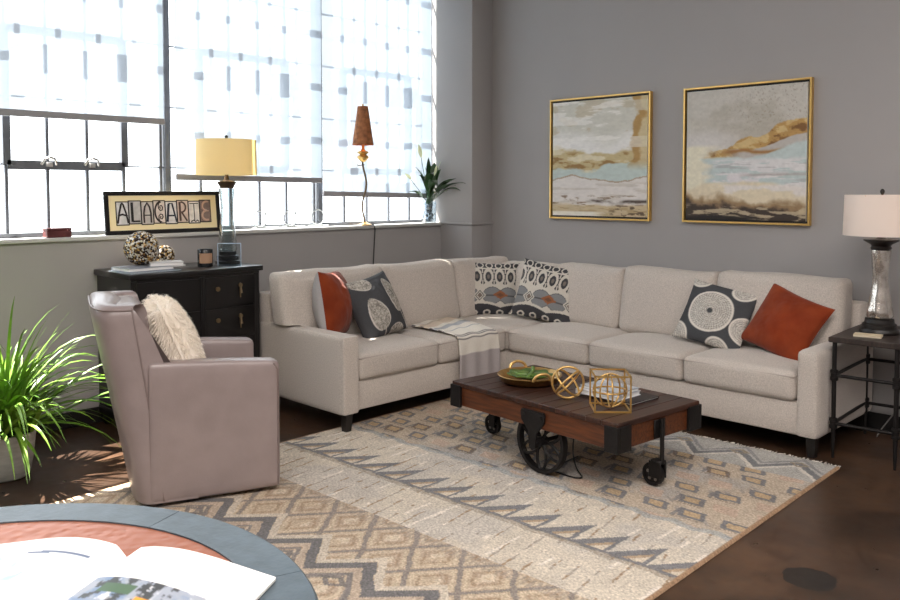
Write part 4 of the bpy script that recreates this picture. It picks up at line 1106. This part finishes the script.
for k, ch in enumerate('ALACARTE'):
    xa = x0+k*(tw+gap); zb = .066 if k % 2 == 0 else .072; ht = .150
    bm = B(); box(bm, (xa-.003,.0052,zb-.005), (xa+tw+.003,.008,zb+ht+.005)); tl = obj('letter_tile', bm, M['black_trim'], LF)
    bm = B(); box(bm, (xa+.003,.0042,zb+.002), (xa+tw-.003,.0054,zb+ht-.002)); obj('photo', bm, pmat('tile_%d' % k, tilebg[k], .6, noise=.25, nscale=30), tl)
    bm = B()
    def st(pts, r=.0062): tube(bm, [(xa+tw*px, .0040, zb+ht*pz) for px, pz in pts], r, 6)
    arc = lambda cx, cz, rx, rz, a0, a1, n=10: [(cx+rx*math.cos(math.radians(a0+(a1-a0)*i/n)), cz+rz*math.sin(math.radians(a0+(a1-a0)*i/n))) for i in range(n+1)]
    if k == 0: st([(.08,.06),(.22,.5),(.42,.9),(.5,.95),(.58,.9),(.8,.5),(.94,.06)]); st([(.1,.40),(.5,.46),(.9,.38)])
    elif k == 1: st([(.26,.08),(.26,.94)], .009); st([(.26,.10),(.88,.10)], .006)
    elif k == 2: st([(.2,.06),(.2,.5),(.3,.78),(.5,.95),(.7,.78),(.8,.5),(.8,.06)]); st([(.2,.4),(.8,.4)], .004)
    elif k == 3:
        st([(.62,.66),(.55,.70),(.58,.78),(.70,.79),(.80,.70),(.74,.58),(.58,.56),(.44,.66),(.42,.80),(.52,.92),(.68,.95)], .004)
        st([(.62,.30),(.55,.26),(.58,.19),(.70,.18),(.80,.27),(.74,.38),(.58,.40),(.44,.32),(.42,.18),(.52,.07),(.68,.04)], .004)
        st(arc(.68,.5,.56,.47,100,260,14))
    elif k == 4: st([(.12,.08),(.3,.9)], .008); st([(.3,.9),(.6,.92),(.94,.06)], .006); st([(.2,.36),(.8,.36)], .005)
    elif k == 5: st([(.25,.06),(.25,.94)], .008); st(arc(.35,.7,.42,.24,90,-90)); st([(.4,.46),(.85,.06)])
    elif k == 6: st([(.5,.08),(.5,.90)], .003); st([(.1,.90),(.9,.90)], .003); st([(.15,.05),(.4,.12),(.6,.05),(.75,.12),(.9,.05)], .004)
    else: st(arc(.62,.73,.40,.21,70,270), .008); st(arc(.62,.29,.42,.22,90,290), .008); st([(.5,.5),(.8,.5)], .005)
    obj('letter_%s' % ch.lower(), bm, pmat('ink_%d' % k, fgc[k], .6), tl, 60)
bx = thing('trinket_box', 'small dark red box on the window sill at far left', 'box', (-.435,-3.587,SZ), .05)
bm = B(); box(bm, (-.035,-.075,0), (.035,.075,.042), .003, 1); obj('box_body', bm, M['red_box'], bx)
bm = B(); box(bm, (-.037,-.077,.0425), (.037,.077,.058), .003, 1); obj('lid', bm, M['red_box'], bx)
# white wire script-like ornament with loops
ww = thing('wire_ornament', 'white wire ornament with loops and upright stems on the sill behind the cream lamp', 'ornament', (-.425,-1.856,SZ), PI/2)
bm = B(); tube(bm, [(-.34,0,.012),(.36,0,.012)], .006, 6)
obj('base_wire', bm, M['white_wire'], ww, 50)
for cx_ in (-.27, .0, .26):
    bm = B(); tube(bm, ring_pts((cx_,0,.078), .06, (1,0,0), (0,0,1), 28), .005, 6, True); obj('loop', bm, M['white_wire'], ww, 50)
for a in (-.17, .10):
    bm = B(); tube(bm, [(a-.03,0,.235),(a,0,.25),(a+.015,0,.235),(a-.02,0,.16),(a-.075,0,.085)], .004, 6); tube(bm, [(a+.075,0,.235),(a+.095,0,.25),(a+.105,0,.225),(a+.08,0,.15),(a+.085,0,.11),(a+.12,0,.085)], .004, 6); obj('stem', bm, M['white_wire'], ww, 50)
# accent lamp
sc = thing('accent_lamp', 'slim gold accent lamp with brown cone shade and wavy stem on the sill', 'lamp', (-.42,-1.12,SZ))
bm = B(); lathe(bm, [(0,0),(.058,0),(.058,.008),(.03,.016),(.012,.03),(0,.03)], 28, close=False); obj('base', bm, M['brass'], sc, 40)
stm = pmat('antique_stem', (120,104,84), .4, metal=.7)
LX_, LY_ = .065, -.07        # the stem leans out from the shade cloth
bm = B(); tube(bm, [(LX_*k/18, LY_*k/18-.03*math.sin(k/18*2*PI*1.15)*(.3+.7*math.sin(k/18*PI)), .02+.52*k/18) for k in range(19)], [.008]*19, 8); obj('stem', bm, stm, sc, 60)
bm = B(); tube(bm, [(LX_*.93,LY_*.93+.01,.50),(LX_,LY_-.05,.490),(LX_,LY_-.06,.50)], .004, 6); obj('twig', bm, stm, sc, 60)
bm = B(); lathe(bm, [(.01,.52),(.03,.535),(.05,.56),(.042,.575),(.024,.58),(.045,.595),(.05,.605),(.02,.615),(.012,.63),(.012,.68),(0,.68)], 18, LX_, LY_); obj('gilt_cup', bm, M['gold'], sc, 50)
bm = B(); lathe(bm, [(.086,.66),(.088,.66),(.043,.975),(.041,.975),(.086,.66)], 32, LX_, LY_, close=False); obj('lamp_shade', bm, pmat('brown_patterned_shade', (180,116,70), .7, rgb2=(124,76,46), nscale=28, bump=.2, bscale=60), sc, 50)
bm = B(); lathe(bm, [(.003,.955),(.006,.98),(.008,.99),(0,.998)], 10, LX_, LY_); tube(bm, [(LX_,LY_,.66),(LX_,LY_,.975)], .003, 6); tube(bm, [(LX_,LY_-.041,.965),(LX_,LY_+.041,.965)], .002, 5); obj('finial', bm, M['gold'], sc, 50)
bm = B(); lathe(bm, [(.008,.68),(.02,.73),(.02,.75),(.008,.77),(0,.772)], 14, LX_, LY_); obj('bulb', bm, emit_mat('warm_bulb', (255,160,60), 14), sc, 50)
bm = B(); tube(bm, [(.03,.03,.004),(.052,.05,.004),(.068,.052,-.03),(.044,.05,-.35),(.040,.055,-.8),(.040,.05,-1.15)], .0045, 6); obj('cord', bm, M['cord'], sc, 60)
# peace lily
pl = thing('peace_lily', 'peace lily in a clear glass vase at the right end of the window sill', 'plant', (-.425,-.375,SZ))
bm = B(); lathe(bm, [(0,.0),(.062,.0),(.066,.006),(.066,.19),(.062,.19),(.062,.010),(0,.008)], 32, close=False); obj('vase', bm, M['acrylic'], pl, 50)
bm = B(); rnd = random.Random(4)
for k in range(26): 
    c = Vector((rnd.gauss(0,.022), rnd.gauss(0,.022), rnd.uniform(.03,.17))); bmesh.ops.create_icosphere(bm, subdivisions=1, radius=rnd.uniform(.012,.02), matrix=Matrix.Translation(c))
obj('pebbles', bm, pmat('dark_roots', (58,56,54), .5, rgb2=(170,172,174), nscale=14), pl, 60)
def leaf(bm, base, d, L, W, droop, twist=0., n=10):
    d = Vector(d).normalized(); p = Vector(base); sd = d.cross(Vector((0,0,1))); sd = sd.normalized() if sd.length > .05 else Vector((0,1,0))
    sd = (Matrix.Rotation(twist, 3, d) @ sd); prev = None
    for i in range(n+1):
        t = i/n; w_ = W*math.sin(min(1, t*1.02)*PI)**.8*(1-.35*t)+.0008
        nn = sd.cross(d)
        va = (bm.verts.new(p-sd*w_+nn*.25*w_), bm.verts.new(p), bm.verts.new(p+sd*w_+nn*.25*w_))
        if prev: bm.faces.new((prev[0], prev[1], va[1], va[0])); bm.faces.new((prev[1], prev[2], va[2], va[1]))
        prev = va; d = (d+Vector((0,0,-1))*droop/n).normalized(); p = p+d*L/n; p.y = min(p.y, .045); p.x = max(p.x, -.02)
bm = B(); bs = B()
for k in range(26):
    a = rnd.uniform(0, 2*PI); el = rnd.uniform(.6, 1.35); Ls = rnd.uniform(.08, .22); L = rnd.uniform(.17, .28)
    d = Vector((max(-.25, math.cos(a))*math.cos(el), math.sin(a)*math.cos(el), math.sin(el))); p0 = Vector((rnd.gauss(0,.015), rnd.gauss(0,.015), .17)); p1 = p0+d*Ls; p1.y = min(p1.y, .03)
    tube(bs, [p0, p0.lerp(p1,.5)+Vector((0,0,.008)), p1], .003, 5); leaf(bm, p1, d, L, rnd.uniform(.036,.052), rnd.uniform(.6,1.8), rnd.uniform(-.6,.6))
obj('leaves', bm, M['lily'], pl, 60)
for dd, Ls, L in (((.05,-.28,1), .42, .13), ((-.02,-.75,.75), .30, .09), ((.25,.12,.9), .30, .10), ((.5,.55,.35), .25, .12), ((.15,.3,1), .26, .11)):
    d = Vector(dd).normalized(); p0 = Vector((0,0,.17)); p1 = p0+d*Ls; p1.y = min(p1.y, .03); tube(bs, [p0, p0.lerp(p1,.5), p1], .0028, 5)
    bm = B(); leaf(bm, p1, d, L, .022, .3, .4); obj('flower', bm, M['lilyflower'], pl, 60)
obj('stems', bs, M['lily'], pl, 60)

# ------------------------------------------------------------------ END TABLE + LAMP (right)
ET = thing('end_table', 'narrow dark end table with pipe-jointed black iron legs at the sofa right end', 'side table', (3.397,-.475,0), math.radians(3))
bm = B(); box(bm, (-.185,-.335,.652), (.185,.335,.682), .004, 1); obj('table_top', bm, M['dark_table'], ET)
lx, ly = .158, .305
for sx in (-1, 1):
    for sy in (-1, 1):
        bm = B(); lathe(bm, [(.007,0),(.009,.05),(.0125,.15),(.0125,.652)], 12, sx*lx, sy*ly); lg = obj('leg', bm, M['iron'], ET, 40)
        for z in (.195, .465):
            bm = B(); lathe(bm, [(.016,z-.03),(.022,z-.025),(.022,z-.01),(.018,z-.008),(.018,z+.012),(.022,z+.015),(.022,z+.028),(.016,z+.032)], 12, sx*lx, sy*ly); obj('pipe_joint', bm, M['iron'], lg, 30)
for z in (.195, .465):
    for s in (-1, 1):
        bm = B(); tube(bm, [(-lx, s*ly, z), (lx, s*ly, z)], .0095, 10); obj('rail', bm, M['iron'], ET, 40)
        bm = B(); tube(bm, [(s*lx, -ly, z), (s*lx, ly, z)], .0095, 10); obj('rail', bm, M['iron'], ET, 40)
TT = .6825
l2 = thing('table_lamp', 'silvery mercury glass table lamp with white drum shade on the iron end table', 'lamp', (3.39,-.49,TT))
bm = B(); lathe(bm, [(0,0),(.102,0),(.105,.012),(.098,.028),(.09,.032),(.09,.052),(.078,.06),(.075,.082),(0,.082)], 36, close=False); obj('base', bm, M['leg'], l2, 35)
bm = B(); N = 40; rings = []
prof = [(.060,.083),(.070,.095),(.066,.13),(.055,.19),(.044,.26),(.040,.32),(.043,.38),(.050,.45),(.050,.472)]
import itertools
for r_, z in prof:
    rings.append([bm.verts.new(((r_+.0028*math.cos(7*(a+z*5)))*math.cos(a), (r_+.0028*math.cos(7*(a+z*5)))*math.sin(a), z)) for a in [2*PI*k/N for k in range(N)]])
for a, b_ in zip(rings, rings[1:]):
    for k in range(N): bm.faces.new((a[k], a[(k+1) % N], b_[(k+1) % N], b_[k]))
bm.faces.new(rings[0][::-1]); bm.faces.new(rings[-1]); obj('glass_body', bm, M['mercury'], l2, 60)
bm = B(); lathe(bm, [(.050,.472),(.056,.484),(.05,.496),(.056,.505),(.092,.526),(.092,.533),(.03,.538),(.014,.55),(.014,.62),(0,.62)], 32); obj('cap', bm, M['leg'], l2, 40)
M['white_shade'] = shade_mat('white_shade', (246,238,232), (246,236,228), .4)
bm = B(); lamp_shade(bm, .20, .195, .555, .785, 48); obj('lamp_shade', bm, M['white_shade'], l2, 50)
bm = B()
for k in range(3): a = k*2*PI/3+.4; tube(bm, [(0,0,.78),(.2*math.cos(a),.2*math.sin(a),.78)], .002, 5)
tube(bm, [(0,0,.62),(0,0,.79)], .004, 6); obj('shade_spider', bm, M['brass'], l2, 50)
bm = B(); lathe(bm, [(.005,.785),(.012,.80),(.012,.81),(.006,.818),(0,.82)], 12); obj('finial', bm, M['leg'], l2, 50)
bm = B(); lathe(bm, [(.012,.60),(.03,.66),(.03,.69),(.012,.715),(0,.717)], 16); obj('bulb', bm, emit_mat('soft_bulb', (255,224,190), 3), l2, 50)
nb = thing('notepad', 'small pale notepad at the front of the iron end table below the lamp', 'notepad', (3.385,-.655,TT), .2)
bm = B(); box(bm, (-.07,-.045,0), (.07,.045,.008)); obj('pages', bm, pmat('notepad_paper', (216,204,180), .7), nb)
bm = B(); box(bm, (-.071,-.046,.0082), (.071,.046,.0105)); obj('cover', bm, pmat('notepad_cover', (206,190,160), .6), nb)
bm = B(); tube(bm, [(3.47,-.20,.63),(3.45,-.20,.56),(3.44,-.19,.52),(3.455,-.18,.46),(3.46,-.17,.40),(3.43,-.18,.33),(3.40,-.17,.27),(3.41,-.16,.20),(3.36,-.17,.12),(3.32,-.19,.05),(3.30,-.2,.006)], .004, 6)
tag(obj('lamp_cord', bm, pmat('grey_cord', (120,116,114), .4), None, 60), 'grey lamp cord hanging behind the iron end table', 'cord')

# ------------------------------------------------------------------ ROUND TABLE + OPEN BOOK (foreground)
RC = (3.42,-5.271); RR = .683; RZ = .74
rt = thing('round_table', 'large round table with dark slate rim and hammered copper centre in the foreground', 'table', (RC[0], RC[1], 0))
bm = B(); RI = .575
for k in range(9):        # segmented rim
    a0 = math.radians(40*k+32.5)+.0014; a1 = math.radians(40*(k+1)+32.5)-.0014; n = 10; prof = [(RI,-.03),(RR-.008,-.03),(RR,-.022),(RR,-.006),(RR-.006,0),(RI,0)]
    rg = []
    for i in range(n+1):
        a = a0+(a1-a0)*i/n; rg.append([bm.verts.new((r_*math.cos(a), r_*math.sin(a), RZ+z)) for r_, z in prof])
    for a, b_ in zip(rg, rg[1:]):
        for j in range(6): bm.faces.new((a[j], a[(j+1) % 6], b_[(j+1) % 6], b_[j]))
    bm.faces.new(rg[0][::-1]); bm.faces.new(rg[-1])
obj('table_rim', bm, M['slate'], rt, 35)
bm = B(); lathe(bm, [(0,RZ-.035),(RI-.001,RZ-.035),(RI-.001,RZ-.003),(0,RZ-.003)], 64, close=False); obj('copper_inlay', bm, M['copper'], rt, 40)
bm = B(); lathe(bm, [(0,0),(.30,0),(.30,.03),(.10,.08),(.07,.2),(.07,.55),(.12,.66),(.22,.705),(0,.705)], 32, close=False); obj('pedestal', bm, M['leg'], rt, 40)
# open book
ob = thing('open_book', 'large open picture book lying on the round copper-topped table', 'book', (3.372,-5.10,RZ+.001), 0)
def at_table(px, py, z):
    return None
def open_book():
    # gutter direction and page axes in local (world-aligned) frame
    g = Vector((.52,-.854,0)); a = Vector((.854,.52,0))       # gutter towards camera, page axis to the right
    W, Hh = .328, .42
    top = Vector((-.02,.245,0))
    for nm, sg in (('left_page', -1), ('right_page', 1)):
        n1, n2 = 80, 90
        s, t = np.meshgrid(np.linspace(0,1,n1), np.linspace(0,1,n2))
        x = s*W*.985; z = .008+.034*np.sin(np.clip(s*1.0,0,1)*PI)**.8*(1-.75*s)+.020*(1-s)*np.clip(s*12,0,1)
        X = top.x+sg*a.x*x+g.x*t*Hh; Y = top.y+sg*a.y*x+g.y*t*Hh
        C = np.zeros((n2, n1, 3))+(238,238,238)
        n_ = fbm(s*9, t*9, 200+sg)-.5
        if sg > 0:
            inph = (s > .03)*(s < .78)*(t > .32)*(t < .98)
            P = np.zeros_like(C)+(150,156,168); P = mixc(P, (112,132,160), sstep(-.05,.15,n_)); P = mixc(P, (206,206,210), sstep(.05,.2,fbm(s*14,t*14,301)-.5))
            P = mixc(P, (60,62,64), (t < .56)*(s > .15)*(s < .62)*sstep(-.02,.06,fbm(s*18,t*18,311)-.5)); P = mixc(P, (228,150,44), (np.abs(s-.5) < .05)*(np.abs(t-.5) < .05)); P = mixc(P, (70,96,70), (np.abs(s-.30) < .1)*(np.abs(t-.42) < .04)); P = mixc(P, (176,84,60), (np.abs(s-.6) < .04)*(np.abs(t-.62) < .05))
            C = np.where(inph[..., None], P, C)
        else:
            b1 = (s > .35)*(t < .55)*(np.abs((t+s*.3-.52)) < .10); C = mixc(C, (160,190,206), b1*sstep(-.15,.1,n_)); C = mixc(C, (196,208,214), .6*(s > .5)*(t > .2)*(t < .7)*sstep(-.05,.2,n_))
            C = mixc(C, (90,104,130), (np.abs(t-.16-.02*s) < .012)*(s > .12)*(s < .55))
        if sg < 0: X, Y, z, C = X[:, ::-1], Y[:, ::-1], z[:, ::-1], C[:, ::-1]
        o = grid_mesh(nm, X, Y, z, C, M['col_smooth'], ob)
        bm = B(); n = 16
        for (ta, tb) in ((0, 1),):
            va = []
            for i in range(n+1):
                s_ = i/n; zz = .008+.034*math.sin(s_*PI)**.8*(1-.75*s_)+.020*(1-s_)*min(1, s_*12)-.0015
                p = top+a*sg*s_*W*.985
                va.append([bm.verts.new((p.x+g.x*tt*Hh, p.y+g.y*tt*Hh, q)) for tt, q in ((.004, .002), (.004, zz), (.996, zz), (.996, .002))])
            for p, q in zip(va, va[1:]):
                for j in range(4): bm.faces.new((p[j], p[(j+1) % 4], q[(j+1) % 4], q[j]))
            bm.faces.new(va[0]); bm.faces.new(va[-1][::-1])
        obj('page_block', bm, M['paper'], ob)
    bm = B(); c = [top-a*(W-.006), top+a*(W-.006), top+a*(W-.006)+g*Hh, top-a*(W-.006)+g*Hh]
    lo = [bm.verts.new((p.x, p.y, 0)) for p in c]; hi = [bm.verts.new((p.x, p.y, .002)) for p in c]
    bm.faces.new(lo[::-1]); bm.faces.new(hi)
    for i in range(4): bm.faces.new((lo[i], lo[(i+1) % 4], hi[(i+1) % 4], hi[i]))
    obj('cover', bm, pmat('book_cover', (60,64,74), .4), ob)
open_book()

# ------------------------------------------------------------------ LIGHT
wd = bpy.data.worlds.new('bright_day'); S.world = wd; wd.use_nodes = True
bgn = wd.node_tree.nodes['Background']; bgn.inputs['Color'].default_value = (.90,.96,1,1); bgn.inputs['Strength'].default_value = 4.5
sun = bpy.data.lights.new('sun', 'SUN'); sun.energy = 48; sun.angle = math.radians(.6); sun.color = (1,.95,.86)
so_ = bpy.data.objects.new('sun', sun); COL.objects.link(so_); so_.rotation_euler = Vector((1,.69,-2.4)).to_track_quat('-Z','Y').to_euler()
def area(name, loc, size, e, col=(1,1,1), dirv=(0,0,-1), portal=False):
    L = bpy.data.lights.new(name, 'AREA'); L.shape = 'RECTANGLE'; L.size, L.size_y = size; L.energy = e; L.color = col
    o = bpy.data.objects.new(name, L); COL.objects.link(o); o.location = loc; o.rotation_euler = Vector(dirv).to_track_quat('-Z','Y').to_euler()
    if portal: L.cycles.is_portal = True
    return o
area('fill_light', (4.6,-4.6,ZC-.05), (1.8,1.8), 150, (1,.93,.88))  # these unseen areas are added fill to brighten the room, not real fixtures
area('fill_light', (4.6,-7.4,ZC-.05), (1.8,1.8), 150, (1,.93,.88))
area('fill_light', (6.4,-2.6,ZC-.05), (1.2,1.2), 72, (1,.93,.88))
point((LX, LY, TD+.72), 15, (1,.80,.5)); point((3.40,-.49,TT+.68), 4.5, (1,.82,.68)); point((-.355,-1.19,SZ+.74), 2.5, (1,.6,.25), .015)

# ------------------------------------------------------------------ CAMERA
cam = bpy.data.cameras.new('camera'); co = bpy.data.objects.new('camera', cam); COL.objects.link(co); S.camera = co
yaw, pit = math.radians(44.6643), math.radians(2.53146)
fv = Vector((-math.sin(yaw)*math.cos(pit), math.cos(yaw)*math.cos(pit), -math.sin(pit))); rv = Vector((math.cos(yaw), math.sin(yaw), 0)); uv = rv.cross(fv)
mw = Matrix((rv, uv, -fv)).transposed().to_4x4(); mw.translation = (4.98707,-5.58343,1.5); co.matrix_world = mw
cam.sensor_width = 36; cam.lens = 838.675/900*36; cam.shift_y = -(300-226.231)/900; cam.clip_start = .05
S.view_settings.view_transform = 'Standard'; S.view_settings.look = 'None'; S.view_settings.gamma = 1; S.view_settings.use_curve_mapping = False
S.view_settings.exposure = .07
try:
    S.cycles.use_denoising = True; S.cycles.max_bounces = 10; S.cycles.transparent_max_bounces = 16; S.cycles.sample_clamp_indirect = 8
except Exception: pass
